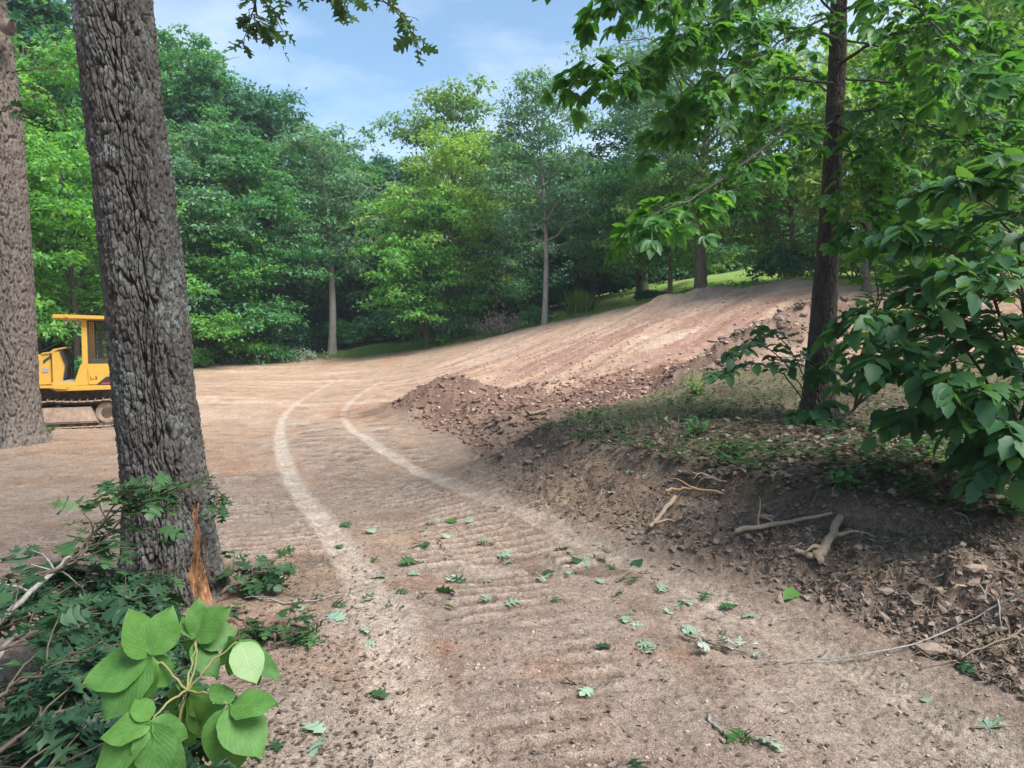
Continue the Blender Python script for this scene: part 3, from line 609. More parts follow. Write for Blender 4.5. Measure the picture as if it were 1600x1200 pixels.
def sprig_mesh(name, rng):
    P = []; D = []; Nn = []; st = []
    for i in range(9):
        a = rng.random()*6.28; tip = np.array([math.cos(a)*.6, math.sin(a)*.6, rng.uniform(.4, 1.1)]); q = smooth_path([[0,0,-.1], tip*[.4,.4,.6], tip], 6, .02); st.append(tube(q, np.linspace(.02, .006, 6), 4))
        for j in range(9): k = 1+int(rng.random()*4.9); P.append(q[k]+rng.normal(0,.04,3)); D.append(rng.normal(0,1,3)*[1,1,.4]+[math.cos(a)*.6, math.sin(a)*.6, 0]); Nn.append(rng.normal(0,.35,3)+[0,0,1])
    V, Q, L = scatter(LEAF1, np.array(P), frames(np.array(D), np.array(Nn)), rng.uniform(.2, .42, len(P)), rng.random(len(P)))
    return mesh_np(name+'_stems', *join(st)), mesh_np(name+'_foliage', V, Q, True, leaf=L)
SH += [sprig_mesh('sprig', np.random.default_rng(330+i)) for i in range(3)]
def put_shrub(i, x, Y, sc, label, lm='green', group=None, name='shrub', cat='shrub', zs=1):
    e = empty(name, (x, Y, H1(x, Y)), label, cat, group, rnd.random()*6); e.scale = (sc, sc, sc*zs)
    for nm, me, mt in (('stems', SH[i][0], M_bk['brown']), ('foliage', SH[i][1], M_lv[lm])):
        o = link(nm, me, e); o['kind'] = 'stuff'
        if not me.materials: me.materials.append(mt)
        o.material_slots[0].link = 'OBJECT'; o.material_slots[0].material = mt
UND = {320:'bright green shrub at the dirt edge just right of the big trunk', 345:'mid green shrub at the dirt edge, second to the right of the big trunk', 300:'bright green shrub half hidden by the right side of the big trunk', 375:'mid green shrub beneath the full rounded green tree',
 410:'dark green shrub right of the full rounded green tree', 450:'dark green shrub left of the low pile of cut branches', 495:'dark green shrub just left of the bare pale oak trunk', 540:'mid green shrub just right of the bare pale oak trunk', 575:'dark green shrub in the shade gap right of the bare pale oak trunk',
 610:'dark green shrub in the middle of the shaded gap', 640:'mid green shrub at the left foot of the layered low tree', 655:'small bright green shrub under the layered low tree', 735:'grey-green shrub behind the leafy vine mass', 760:'mid green shrub behind the grey brush heap, on its left', 800:'dark shrub behind the grey brush heap, on its right',
 875:'mid green shrub behind the slender pale trunk, left of the ornamental grass', 930:'dark shrub behind the ornamental grass clump', 960:'mid green shrub right of the ornamental grass clump', 1030:'dark shrub beneath the bushy tree with short trunk', 1060:'grey-green shrub just left of the thick brown oak trunk',
 1120:'dark shrub just right of the thick brown oak trunk', 1150:'grey-green shrub at the top of the lawn right of the thick brown oak', 1200:'mid green shrub at the upper right end of the lawn', 1260:'dark shrub behind the near dark trunk at the lawn top', 40:'mid green shrub behind the bulldozer hood', 100:'bright green shrub behind the bulldozer operator opening',
 130:'mid green shrub behind the bulldozer canopy post', -10:'mid green shrub hidden behind the left grey-brown trunk', 180:'mid green shrub hidden behind the big leaning trunk', 240:'mid green shrub behind the big trunk, on its right', 1330:'olive shrub on the hill just right of the near dark trunk', 1420:'olive shrub on the hill behind the thin forked stems', 1560:'mid green shrub on the hill at the right edge'}
i = 0
for u, Y, sc, lm in [(320,38,1.1,'bright'),(345,40,1.2,'green'),(300,36,1,'bright'),(375,40.5,1.0,'green'),(410,43,1.6,'dark'),(450,45,1.8,'dark'),(495,46,1.5,'dark'),(540,46,1.8,'green'),(575,47,1.6,'dark'),(610,47,1.8,'dark'),(640,46,1.5,'green'),(655,45,1.0,'bright'),
                     (735,44.5,1.6,'teal'),(760,46,1.5,'green'),(800,46,1.5,'dark'),(875,46,1.6,'green'),(930,48,1.8,'dark'),(960,48,1.6,'green'),(1030,47,1.7,'dark'),(1060,47,1.5,'teal'),(1120,48,1.8,'dark'),(1150,50,1.6,'teal'),(1200,52,2,'green'),(1260,50,2,'dark'),(40,26,1.2,'green'),(100,27,1.1,'bright'),(130,26,1.0,'green'),(-10,25,1.3,'green'),(180,33,1.4,'green'),(240,36,1.4,'green'),(1330,30,1.6,'olive'),(1420,31,1.4,'olive'),(1560,32,1.5,'green')]:
    put_shrub(i % 4, (u-CX)/F*Y, Y, sc, UND.get(u), lm, 'undergrowth shrubs along the tree line'); i += 1
for u in range(-140, 1180, 50):
    put_shrub(i % 4, (u-CX)/F*70, 70+rnd.uniform(-3, 5), rnd.uniform(4.5, 6.0), 'large dark shrub deep inside the shaded woods', 'dark', 'large shrubs deep in the woods', zs=1.0)
for u in range(-120, 1180, 62):
    put_shrub(i % 4, (u-CX)/F*56, 56+rnd.uniform(-3, 5), rnd.uniform(2.8, 4.2), 'large dark shrub deep inside the shaded woods', 'dark', 'large shrubs deep in the woods', zs=1.0); i += 1
put_shrub(0, *XY(838,36.8), .75, 'green leafy shrub hugging the foot of the slender pale trunk', 'green', zs=1.2)
put_shrub(1, *XY(1224,27.5), 1.15, 'dark green bush at the upper end of the dirt slope', 'dark', zs=1.1)
put_shrub(2, *XY(1015,35), .8, 'low dark shrub on the lawn beneath the bushy tree with short trunk', 'dark', zs=.6)
for u in (1075, 1120, 1150, 1180): put_shrub(4+u % 3, *XY(u, 29.7-.012*(u-1075)), .5, 'low weedy plant along the lip of the dirt slope', 'olive', 'low weeds along the lip of the dirt slope', 'weed', 'weed', .7)
put_shrub(3, *XY(715,39.5), 1.0, 'leafy green vine mass piled against the tree trunks left of the brush heap', 'teal', None, 'vine', 'vine', 1.9)
# ------------------------------------------------------------------ near trunks with real bark relief
def bark_trunk(name, axis, rads, cols, rows, z0, z1, face, cw, ch, depth, seed, wound=None, flare=0):
    """axis: (z,x,y) rows, rads: (z,r) rows; face = angle of the side with the fine columns"""
    nf = int(cols*.82); a = np.r_[np.linspace(-1.75, 1.75, nf), np.linspace(1.75, 2*np.pi-1.75, cols-nf+2)[1:-1]]+face
    z = np.linspace(z0, z1, rows); AX = np.array(axis); RD = np.array(rads)
    x0 = np.interp(z, AX[:, 0], AX[:, 1]); y0 = np.interp(z, AX[:, 0], AX[:, 2]); r0 = np.interp(z, RD[:, 0], RD[:, 1])
    An, Zz = np.meshgrid(a, z); r = np.broadcast_to(r0[:, None], An.shape).copy()
    r *= 1+.035*np.sin(An*3+Zz*.7+seed)+.02*np.sin(An*5-Zz*1.3)
    if flare: r += flare*np.exp(-(Zz-z0-.3)/.28)*(.55+.6*np.cos(An*5+seed)**2)*(Zz < 1.6)
    s = (An-face)*r0[:, None]; wx = fbm(s*2.5, Zz*1.6, 3, seed)*.12+fbm(s*12, Zz*4.5, 3, seed+5)*.05+fbm(s*40, Zz*16, 2, seed+6)*.010
    f1, f2, cid = worley((s+wx)/cw, (Zz+.05*fbm(s*22, Zz*7, 3, seed+7))/ch, seed); b1, b2, bc = worley((s+wx)/cw*.9+7, (Zz+.03*fbm(s*30, Zz*12, 3, seed+8))/ch*3.4, seed+2)
    e = sst(.02, .17, f2-f1)*(.68+.32*sst(.0, .14, b2-b1)); g1, g2, cid2 = worley((s+wx)/cw*2.2, Zz/ch*2.7, seed+3); e2 = sst(0, .2, g2-g1)
    fine = fbm(s*60, Zz*30, 3, seed+11); h = (e*(.75+.25*cid)+e*e2*.12*(.3+cid2)+.34*fine*(.3+e)+.12*fbm(s*110, Zz*70, 2, seed+12)*e+.3*fbm(s*9, Zz*3, 3, seed+13)-.9)*depth
    if wound is not None: w = wound(An, Zz); h = h*(1-w)-w*depth*1.9
    r = r+h
    V = np.c_[(x0[:, None]+r*np.cos(An)).ravel(), (y0[:, None]+r*np.sin(An)).ravel(), Zz.ravel()]
    n = len(a); i = (np.arange(rows-1)*n)[:, None]; j = np.arange(n)[None]; k = (j+1) % n
    return mesh_np(name, V, np.stack([i+j, i+k, i+n+k, i+n+j], -1).reshape(-1, 4), True)

BARK_MAIN = bark_mat('oak_bark', (.032,.027,.024), (.135,.118,.106), (.20,.23,.21), 1, .006, .8)
BARK_LEFT = bark_mat('left_bark', (.10,.076,.064), (.28,.225,.19), None, .8, .006)
BARK_RIGHT = bark_mat('right_bark', (.035,.029,.025), (.10,.083,.07), (.13,.15,.11), 1.2, .005, .4)
# big leaning oak: image centre line and width -> world at depth 4.45
mc = [(-2200,-230,95),(-900,60,108),(-400,130,118),(0,176,129),(200,197,132),(400,220,139),(600,238,141),(700,250,146),(825,263,153),(940,269,160),(990,270,168)]
D0 = 4.45; ax = []; rd = []
for v, u, w in reversed(mc):
    p = px(u, v, D0); ax.append((p[2], p[0], p[1])); rd.append((p[2], w/2*D0/F*.81))
zb = H1(ax[1][1], D0)
t_oak = empty('oak_tree', (0, 0, 0), 'big leaning oak with thick furrowed grey trunk and orange gouge at its base', 'tree')
def wound(A, Zz):
    da = (A+.42+.10*np.sin(Zz*9)); hw = np.interp(Zz, [-.1, .02, .12, .3, .38, .5, .6], [.2, .2, .19, .08, .15, .06, 0])+.05*fbm(Zz*18, A*6, 3, 3)
    return sst(.05, -.02, np.abs(da)-hw)*sst(.62, .56, Zz)
link('trunk', bark_trunk('oak_trunk', ax, rd, 330, 640, zb-.12, 4.3, -1.13, .030, .32, .052, 5, wound, .05), t_oak, BARK_MAIN)
up = [(z, x, y) for z, x, y in ax if z > 4.0]; up = [(4.25, np.interp(4.25, [a[0] for a in ax], [a[1] for a in ax]), D0)]+[a for a in up if a[0] > 4.3]
link('upper_trunk', mesh_np('ut', *tube([(p[1], p[2], p[0]) for p in up], np.interp([p[0] for p in up], [a[0] for a in rd], [a[1] for a in rd])*1.0, 24, .02)), t_oak, BARK_MAIN)
# torn wood inside the gouge
zz = np.linspace(zb-.1, .60, 90); aa = np.linspace(-.85, .0, 60); An, Zz = np.meshgrid(aa, zz)
r = np.interp(Zz, [q[0] for q in rd], [q[1] for q in rd])+.05*np.exp(-(Zz-zb-.18)/.28)*(.55+.6*np.cos(An*5+5)**2)
s_ = An*.27; spl = fbm(s_*90, Zz*5, 4, 8)*.026+np.abs(fbm(s_*30, Zz*4, 3, 9))*.03; r = r-.046+spl
X0 = np.interp(Zz, [q[0] for q in ax], [q[1] for q in ax]); Vw = np.c_[(X0+r*np.cos(An)).ravel(), (D0+r*np.sin(An)).ravel(), Zz.ravel()]
i = (np.arange(89)*60)[:, None]; j = np.arange(59)[None]
m, nt, o = mat('torn_wood'); co = objco(nt, (60, 60, 5)); c = ramp(nt, noise(nt, co, 1.2, 6, .7), [(.3, (.10,.04,.02)), (.5, (.26,.12,.055)), (.66, (.40,.24,.13)), (.8, (.55,.42,.28))])
c = mix(nt, ramp(nt, noise(nt, objco(nt, (9, 9, 5)), 1.5, 5), [(.5, (0, 0, 0)), (.62, (.85,)*3)]), c, (.09,.045,.025)); finish(nt, o, c, .8, bump(nt, noise(nt, co, 2, 5), .8, .006), .2)
link('exposed_wood', mesh_np('ew', Vw, np.stack([i+j, i+j+1, i+60+j+1, i+60+j], -1).reshape(-1, 4)), t_oak, m)
sl = MB()
for q in range(26):
    a = rnd.uniform(-.58, -.28); z = rnd.uniform(.0, .55); rq = .265+.05*math.exp(-max(z-.15,0)/.28)*.6; x = float(np.interp(z, [q_[0] for q_ in ax], [q_[1] for q_ in ax]))
    p = np.array([x+rq*math.cos(a), D0+rq*math.sin(a), z]); sl.bar(p, p+[rnd.uniform(-.012,.02), rnd.uniform(-.03,.0), rnd.uniform(.03,.11)], rnd.uniform(.002,.005), 4)
sl.build('splinters', m, t_oak)['kind'] = 'stuff'
# high limbs and crown of the oak
limb = []; topx = up[-1]
for q, (dx, dy, dz, z) in enumerate([(3.2,1.0,1.6,5.4),(-3,.5,2.2,6.5),(1,-2.4,2.4,7.5),(-1.2,3,2.2,7.8),(2.4,2.2,2.6,8.6),(-2.6,-1.6,2.4,9.2)]):
    x = float(np.interp(z, [a[0] for a in ax], [a[1] for a in ax])); p = np.array([x, D0, z])
    link('limb', mesh_np('limb', *tube(smooth_path([p, p+np.array([dx, dy, dz])*.5+[0,0,.3], p+np.array([dx, dy, dz])], 8, .08), np.linspace(.13, .03, 8), 10, .04)), t_oak, BARK_MAIN)
    limb.append(p+np.array([dx, dy, dz]))
g = np.random.default_rng(55); P = []; Nn = []
for p in limb:
    for w in range(9):
        c = p+g.normal(0, .9, 3)*[1.2, 1.2, .6]+[0, 0, .3]; d = g.normal(size=(150, 3)); P.append(c+d*[.45, .45, .2]); Nn.append(d*.4+[0, 0, 1])
P = np.concatenate(P); link('crown', mesh_np('crown', *scatter(DIA, P, frames(g.normal(size=P.shape), np.concatenate(Nn)), g.uniform(.08, .15, len(P)), g.random(len(P)))[:2], False, leaf=np.tile(DIA[2], (len(P), 1))), t_oak, M_lv['green'])['kind'] = 'stuff'

# left grey-brown tree
D1 = 12.2; mc = [(-700,-75,58),(-300,-48,66),(0,-26,72),(200,-2,76),(400,12,80),(600,22,82),(660,24,88),(696,25,100),(715,25,104)]; ax1 = []; rd1 = []
for v, u, w in reversed(mc):
    p = px(u, v, D1); ax1.append((p[2], p[0], p[1])); rd1.append((p[2], w/2*D1/F*.80))
t_l = empty('broadleaf_tree', (0, 0, 0), 'straight tree with light grey-brown bark at the left edge, standing in front of the bulldozer', 'tree')
link('trunk', bark_trunk('left_trunk', ax1, rd1, 120, 420, H1(ax1[1][1], D1)-.1, 7.6, -.98, .050, .36, .06, 9, None, .06), t_l, BARK_LEFT)
link('upper_trunk', mesh_np('ut2', *tube([(np.interp(z, [a[0] for a in ax1], [a[1] for a in ax1])*(1), D1, z) for z in (7.5, 9, 11, 13)], [.39, .34, .26, .15], 18)), t_l, BARK_LEFT)
p = px(12, 48, 11.9); link('branch_stub', mesh_np('stub', *tube([p, p+[.06,-.05,.06], p+[.15,-.12,.0], p+[.2,-.18,.08]], [.14,.11,.07,.035], 10, .08)), t_l, BARK_LEFT)
g = np.random.default_rng(56); P = np.concatenate([px(-20, -250, 12)+g.normal(0, 1, 3)*[1.6, 1.6, .8]+g.normal(0, .4, (120, 3))*[1, 1, .5] for _ in range(40)])
link('crown', mesh_np('crown', *scatter(DIA, P, frames(g.normal(size=P.shape), g.normal(0, .4, P.shape)+[0, 0, 1]), g.uniform(.1, .18, len(P)), g.random(len(P)))[:2], False, leaf=np.tile(DIA[2], (len(P), 1))), t_l, M_lv['bright'])['kind'] = 'stuff'

# ------------------------------------------------------------------ leafy plants with leaves as parts
LEAFMESH = {}
def leaf_mesh(shape, key, mt):
    if key not in LEAFMESH:
        b, q, l = shape; me = mesh_np('leaf', b, q, True, leaf=l); me.materials.append(mt); LEAFMESH[key] = me
    return LEAFMESH[key]
class Plant:
    def __init__(s, label, cat, name, shapes, key, mt, bark, limit=300, group=None, leafname='leaf', origin=(0, 0, 0)):
        s.root = empty(name, (0, 0, 0), label, cat, group); s.shapes = shapes; s.key = key; s.mt = mt; s.bark = bark; s.P = []; s.D = []; s.N = []; s.S = []; s.limit = limit; s.tw = []; s.ln = leafname
    def branch(s, pts, r0, r1, twigs=8, tl=.5, leaves=4, size=.15, start=.2, g=None, droop=.1, part='branch', updown=.35, tip=True, n=14, jit=.012):
        pth = smooth_path(pts, n, jit); link(part, mesh_np(part, *tube(pth, np.linspace(r0, r1, n), 7, .05)), s.root, s.bark)
        T = np.gradient(pth, axis=0); T /= np.linalg.norm(T, axis=1)[:, None]
        for i in range(twigs):
            f = start+(1-start)*(i+.5)/twigs; k = min(int(f*(n-1)), n-2); p = pth[k]+(pth[k+1]-pth[k])*(f*(n-1)-k); t = T[k]
            side = np.cross(t, [0, 0, 1]); side /= np.linalg.norm(side)+1e-9; sg = 1 if i % 2 else -1
            d = t*.8+side*sg*rnd.uniform(.5, 1.1)+np.array([0, 0, rnd.uniform(-updown, updown)]); d /= np.linalg.norm(d); L = tl*rnd.uniform(.6, 1.25)*(1.15-.5*f)
            q = smooth_path([p, p+d*L*.5+[0, 0, .03*L], p+d*L-[0, 0, droop*L]], 5, .008); s.tw.append(tube(q, np.linspace(max(r1*.7, .004), .002, 5), 4)); s.leaves(q, leaves, size)
        if tip: s.leaves(pth[-4:], leaves, size)
    def leaves(s, q, n, size):
        for j in range(n):
            f = .25+.75*(j+.5)/n; k = min(int(f*(len(q)-1)), len(q)-2); p = q[k]+(q[k+1]-q[k])*(f*(len(q)-1)-k); t = q[k+1]-q[k]; t /= np.linalg.norm(t)+1e-9
            side = np.cross(t, [0, 0, 1]); side /= np.linalg.norm(side)+1e-9; sg = (1 if j % 2 else -1)*(0 if j == n-1 else 1)
            d = t*.7+side*sg*.9+np.array([rnd.gauss(0, .22), rnd.gauss(0, .22), rnd.gauss(-.18, .22)]); nn = np.array([rnd.gauss(0, .38), rnd.gauss(0, .38), 1.])
            s.P.append(p); s.D.append(d); s.N.append(nn); s.S.append(size*rnd.uniform(.65, 1.25))
    def done(s):
        if s.tw: 
            o = link('twigs', mesh_np('twigs', *join(s.tw)), s.root, s.bark); o['kind'] = 'stuff'
        P = np.array(s.P); D = np.array(s.D); Nn = np.array(s.N); Sc = np.array(s.S); fr = frames(D, Nn); pick = np.arange(len(P)) % len(s.shapes)
        dist = np.linalg.norm(P-[0, 0, CAMZ], axis=1)/Sc
        pr = P@np.array([0, math.cos(TH), -math.sin(TH)]); out = (np.abs(P[:, 0]/np.maximum(P[:, 1], .1)) > .76) | (P[:, 1] < .3) | ((P[:, 2]-CAMZ)/np.maximum(P[:, 1], .1) > .52)
        dist = dist+out*1e4; od = np.argsort(dist); near = od[:s.limit]; far = od[s.limit:]
        for i in near:
            o = link(s.ln, leaf_mesh(s.shapes[pick[i]], s.key+str(pick[i]), s.mt), s.root); M = Matrix(fr[i].tolist()).to_4x4(); M = Matrix.Translation(P[i].tolist())@M@Matrix.Scale(float(Sc[i]), 4); o.matrix_local = M
        if len(far):
            parts = [scatter(s.shapes[k], P[far][pick[far] == k], fr[far][pick[far] == k], Sc[far][pick[far] == k], RNG.random((pick[far] == k).sum())) for k in range(len(s.shapes)) if (pick[far] == k).any()]
            V, Q, L = cat3(parts); o = link('foliage', mesh_np('foliage', V, Q, True, leaf=L), s.root, s.mt); o['kind'] = 'stuff'
        return s.root
M_hick = leaf_mat('hickory_leaf', (.030,.11,.028), (.055,.165,.036), (.10,.24,.045), .52, .42)
M_broad = leaf_mat('broad_leaf', (.022,.078,.034), (.036,.112,.040), (.075,.17,.045), .38, .52)
M_oakleaf = leaf_mat('oak_leaf', (.018,.058,.026), (.034,.088,.034), (.075,.15,.045), .3, .48)
M_heap = leaf_mat('heap_oak_leaf', (.012,.040,.020), (.022,.062,.028), (.045,.10,.040), .25, .5)
M_oakgrey = leaf_mat('oak_leaf_under', (.16,.24,.17), (.22,.32,.24), (.30,.42,.30), .2, .7)
M_sap = leaf_mat('sapling_leaf', (.045,.125,.030), (.070,.18,.035), (.11,.24,.045), .32, .6, veins=9, tint=.45)
M_twig = plain('twig_bark', (.05,.038,.028), .85, (.125,.095,.07), 30)

# right dark-trunked tree
D2 = 9.5; mc = [(-700,1330,20),(-300,1318,24),(0,1310,26),(100,1308,28),(200,1304,30),(300,1299,30),(400,1293,36),(480,1288,42),(560,1283,46),(620,1280,50),(650,1280,60),(670,1280,64)]; ax2 = []; rd2 = []
for v, u, w in reversed(mc):
    p = px(u, v, D2); ax2.append((p[2], p[0], p[1])); rd2.append((p[2], w/2*D2/F*.90))
hk = Plant('slim tree with dark crooked trunk on the grassy bank, its leafy boughs spreading overhead', 'tree', 'hickory_tree', COMP, 'comp', M_hick, BARK_RIGHT)
link('trunk', bark_trunk('right_trunk', ax2, rd2, 110, 480, H1(ax2[1][1], D2)-.15, 6.6, -1.95, .032, .2, .024, 17, None, .03), hk.root, BARK_RIGHT)
link('upper_trunk', mesh_np('ut3', *tube([(a[1], a[2], a[0]) for a in ax2 if a[0] > 6.2], [a[1] for a in rd2 if a[0] > 6.2], 14)), hk.root, BARK_RIGHT)
def PB(*a): return [px(*p) for p in a]
B = [
 (PB((1295,200,9.4),(1235,200,8.7),(1165,255,7.8),(1080,310,7.1),(1000,348,6.5)), .045, 12, .62),
 (PB((1300,190,9.4),(1240,230,8.9),(1170,290,8.4),(1120,300,7.9),(1060,330,7.6)), .03, 9, .55),
 (PB((1305,60,9.4),(1200,40,8.5),(1080,70,7.6),(985,112,7),(925,112,6.6)), .045, 14, .6),
 (PB((1308,0,9.4),(1180,-40,8),(1060,-10,7),(960,10,6.4)), .04, 12, .6),
 (PB((1300,130,9.4),(1200,125,8.8),(1120,165,8.2),(1050,190,7.7)), .035, 11, .6),
 (PB((1305,20,9.4),(1230,60,8.4),(1150,110,7.6),(1090,150,7.2)), .03, 10, .6),
 (PB((1312,100,9.4),(1380,60,8.8),(1460,40,8.2),(1570,60,7.4)), .045, 13, .65),
 (PB((1308,180,9.4),(1380,170,8.6),(1450,200,8),(1570,240,7)), .045, 14, .65),
 (PB((1302,190,9.4),(1360,230,9),(1400,290,8.6),(1420,350,8.4)), .03, 10, .55),
 (PB((1310,40,9.4),(1350,-60,9),(1450,-60,8),(1600,-20,7)), .04, 12, .65),
 (PB((1305,150,9.6),(1240,120,10.5),(1180,180,11.4)), .03, 8, .6),
 (PB((1305,230,9.6),(1390,260,10),(1470,320,10.5),(1550,350,10.5)), .03, 12, .6),
 (PB((1306,120,9.5),(1400,130,9.8),(1500,130,10),(1620,150,10)), .035, 12, .65),
 (PB((1312,20,9.5),(1400,-10,8),(1480,60,6.6),(1560,130,5.8)), .035, 12, .6),
 (PB((1304,200,9.5),(1330,240,8.8),(1350,300,8.3),(1340,350,8.1)), .02, 8, .4),
 (PB((1308,30,9.3),(1250,-30,8.2),(1140,20,7.2),(1060,60,6.8)), .03, 10, .6),
 (PB((1310,-30,9.5),(1250,-150,8.5),(1100,-160,6.5),(950,-90,5.6)), .04, 12, .65),
 (PB((1312,60,9.5),(1420,90,9),(1520,170,8.2),(1600,200,7.6)), .03, 12, .65),
]
for pts, r0, tw, tl in B: hk.branch(pts, r0*.55, .005, int(tw*1.6), tl, 5, .30, .15, droop=.25)
hk.done()
# leafy suckers at the foot of the tree
sk = Plant('low leafy sucker branch reaching left from behind the foot of the dark trunk', 'sapling', 'sapling', [LEAFW], 'leafw', M_broad, M_twig, 220)
for pts in (PB((1268,640,9.6),(1240,585,9.2),(1190,540,8.9),(1140,555,8.7)), PB((1268,640,9.6),(1250,575,9.3),(1215,525,9.1),(1180,530,9.1)), PB((1268,640,9.6),(1230,590,9.1),(1180,570,8.8),(1115,585,8.5))):
    sk.branch(pts, .012, .004, 9, .3, 5, .155, .35, updown=.15)
sk.done()
s2 = Plant('clump of large glossy leaves sprouting in front of the foot of the dark trunk', 'sapling', 'sapling', [LEAFW], 'leafw', M_broad, M_twig, 120)
for pts in (PB((1290,655,8.9),(1265,640,8.6),(1235,655,8.4)), PB((1290,655,8.9),(1290,625,8.6),(1310,680,8.3)), PB((1290,655,8.9),(1280,640,8.4),(1270,690,8.2)), PB((1290,655,8.9),(1300,600,8.7),(1275,575,8.6))):
    s2.branch(pts, .009, .004, 4, .16, 4, .24, .3, droop=.4, updown=.2)
s2.done()
# broad-leaved sapling thicket at the right edge
bs = Plant('dense broad-leaved young tree with dark glossy leaves filling the right edge above the bank', 'sapling', 'sapling', [LEAFW], 'leafw', M_broad, M_twig)
g0 = hit(1560, 760); g1_ = hit(1420, 690)
for tgt in (((1560,640,5.4),(1500,540,5.1),(1420,490,4.9),(1340,500,4.8)), ((1590,600,5.3),(1540,450,5.0),(1460,380,4.9),(1400,370,4.8)), ((1600,620,5.2),(1590,400,4.9),(1530,310,4.8),(1480,290,4.7)), ((1600,650,5.0),(1620,500,4.6),(1570,430,4.4),(1510,420,4.3)),
            ((1570,680,5.2),(1500,620,4.9),(1430,580,4.8),(1370,570,4.8)), ((1600,700,5.0),(1580,640,4.7),(1540,600,4.5),(1480,590,4.4)), ((1620,640,5.2),(1640,420,4.8),(1610,330,4.6),(1570,270,4.6)), ((1600,700,5.2),(1590,560,5.0),(1500,500,5.0),(1440,440,5.0)), ((1600,720,4.9),(1600,680,4.6),(1580,670,4.4),(1550,660,4.3))):
    bs.branch([g0]+PB(*tgt), .016, .004, 19, .42, 7, .155, .28, droop=.3, updown=.45)
for tgt in (((1600,700,5.6),(1540,650,5.4),(1470,640,5.3),(1400,650,5.3)), ((1620,720,4.9),(1610,690,4.6),(1580,700,4.45),(1540,715,4.4)), ((1600,600,5.8),(1530,560,5.7),(1450,540,5.6),(1370,530,5.6)), ((1610,600,5.6),(1600,480,5.5),(1560,400,5.4),(1500,360,5.4))):
    bs.branch([g0]+PB(*tgt), .012, .004, 17, .4, 7, .15, .35, droop=.3, updown=.4)
bs.done()
b2 = Plant('young tree with thin forked stems and paler leaves, right of the dark trunk', 'sapling', 'sapling', [LEAFW], 'leafw2', M_hick, M_twig, 260)
g2_ = hit(1335, 640)
for tgt in (((1345,560,8.4),(1385,440,8.0),(1410,330,7.8)), ((1350,560,8.4),(1370,450,8.2),(1345,380,8.0)), ((1400,560,8.2),(1470,450,7.8),(1530,400,7.4)), ((1380,560,8.2),(1430,500,7.8),(1500,470,7.5)), ((1360,600,8.4),(1400,560,8.0),(1460,540,7.8)), ((1350,580,8.4),(1355,520,8.2),(1385,490,8.2))):
    b2.branch([g2_]+PB(*tgt), .018, .004, 16, .45, 6, .14, .25, droop=.25, updown=.4)
b2.done()
# ------------------------------------------------------------------ yellow bulldozer (local: x right, y away, z up; side view metres)
K = 16.1/F; ox = (95-CX)*K; oz = px(95, 671, 16.1)[2]
def lx(u): return (u-95)*K/1.17
def lz(v): return (671-v)*K
m, nt, o = mat('yellow_paint'); co = objco(nt)
c = mix(nt, ramp(nt, noise(nt, co, 3, 6, .7), [(.5, (0,0,0)), (.75, (.55,)*3)]), (.58,.33,.05), (.44,.28,.10)); c = mix(nt, ramp(nt, noise(nt, co, 22, 5, .7), [(.62, (0,0,0)), (.70, (.8,)*3)]), c, (.20,.11,.055))
finish(nt, o, c, .5, bump(nt, noise(nt, co, 12, 4), .15, .004), .4); YEL = m
DUST = plain('dusty_steel', (.24,.165,.12), .9, (.46,.34,.26), 9, .6, .01); DARK = plain('dark_steel', (.03,.028,.027), .7, (.07,.062,.055), 14, .3, .004); RUB = plain('black_rubber', (.018,.018,.02), .7, (.04,.04,.042), 14)
GRIME = plain('greasy_steel', (.05,.036,.028), .85, (.17,.115,.08), 10, .6, .01); LENS = plain('lamp_glass', (.55,.55,.52), .15, (.7,.7,.68), 8, .0, 0, 0, .6)
dz = empty('bulldozer', (ox, 16.1, oz), 'small yellow bulldozer with open cab and dusty tracks, parked behind the two left trunks', 'bulldozer')
W2 = 1.75   # overall width (tracks), near side y=0
Bx = lambda u0, u1, y0, y1, v0, v1: (lx(u0), lx(u1), y0, y1, lz(v1), lz(v0))
# hood and nose
MB().prism([(lx(-8),lz(598)),(lx(-8),lz(566)),(lx(20),lz(556)),(lx(74),lz(552)),(lx(74),lz(602)),(lx(0),lz(604))], .45, 1.3).build('hood', YEL, dz, .02)
h2 = MB().prism([(lx(76),lz(602)),(lx(76),lz(551)),(lx(90),lz(548)),(lx(98),lz(570)),(lx(93),lz(596)),(lx(90),lz(602))], .4, 1.35).build('side_panel', YEL, dz, .012)
MB().prism([(lx(89.5),lz(545)),(lx(93),lz(546)),(lx(101.5),lz(570)),(lx(98),lz(592)),(lx(95),lz(594)),(lx(94),lz(590)),(lx(98),lz(571)),(lx(90),lz(549))], .36, 1.39).build('dash_edge', RUB, h2, .006)
MB().prism([(lx(60),lz(551)),(lx(74),lz(549)),(lx(78),lz(545)),(lx(99),lz(541.5)),(lx(99),lz(544)),(lx(86),lz(547)),(lx(76),lz(552)),(lx(60),lz(554))], .42, 1.33).build('hood_top', YEL, dz, .008)
MB().prism([(lx(62),lz(563)),(lx(75),lz(554)),(lx(75),lz(558)),(lx(62),lz(568))], .435, .448).build('vent', DARK, dz)
MB().prism([(lx(60),lz(576)),(lx(71),lz(576)),(lx(69),lz(582)),(lx(60),lz(582))], .435, .448).build('decal', plain('decal_grey', (.25,.25,.3), .6, (.35,.33,.34), 9), dz)
e_ = MB().cyl((lx(40), lz(548)), .05, .8, .9, 16).build('exhaust_base', DARK, dz); MB().bar((lx(40),.85,lz(556)),(lx(40),.85,lz(515)),.035,14).bar((lx(40),.85,lz(517)),(lx(37),.85,lz(510)),.03,14).build('exhaust_pipe', DARK, dz)
MB().box(*Bx(28,44,.43,.449,562,592)).build('grille', DARK, dz)
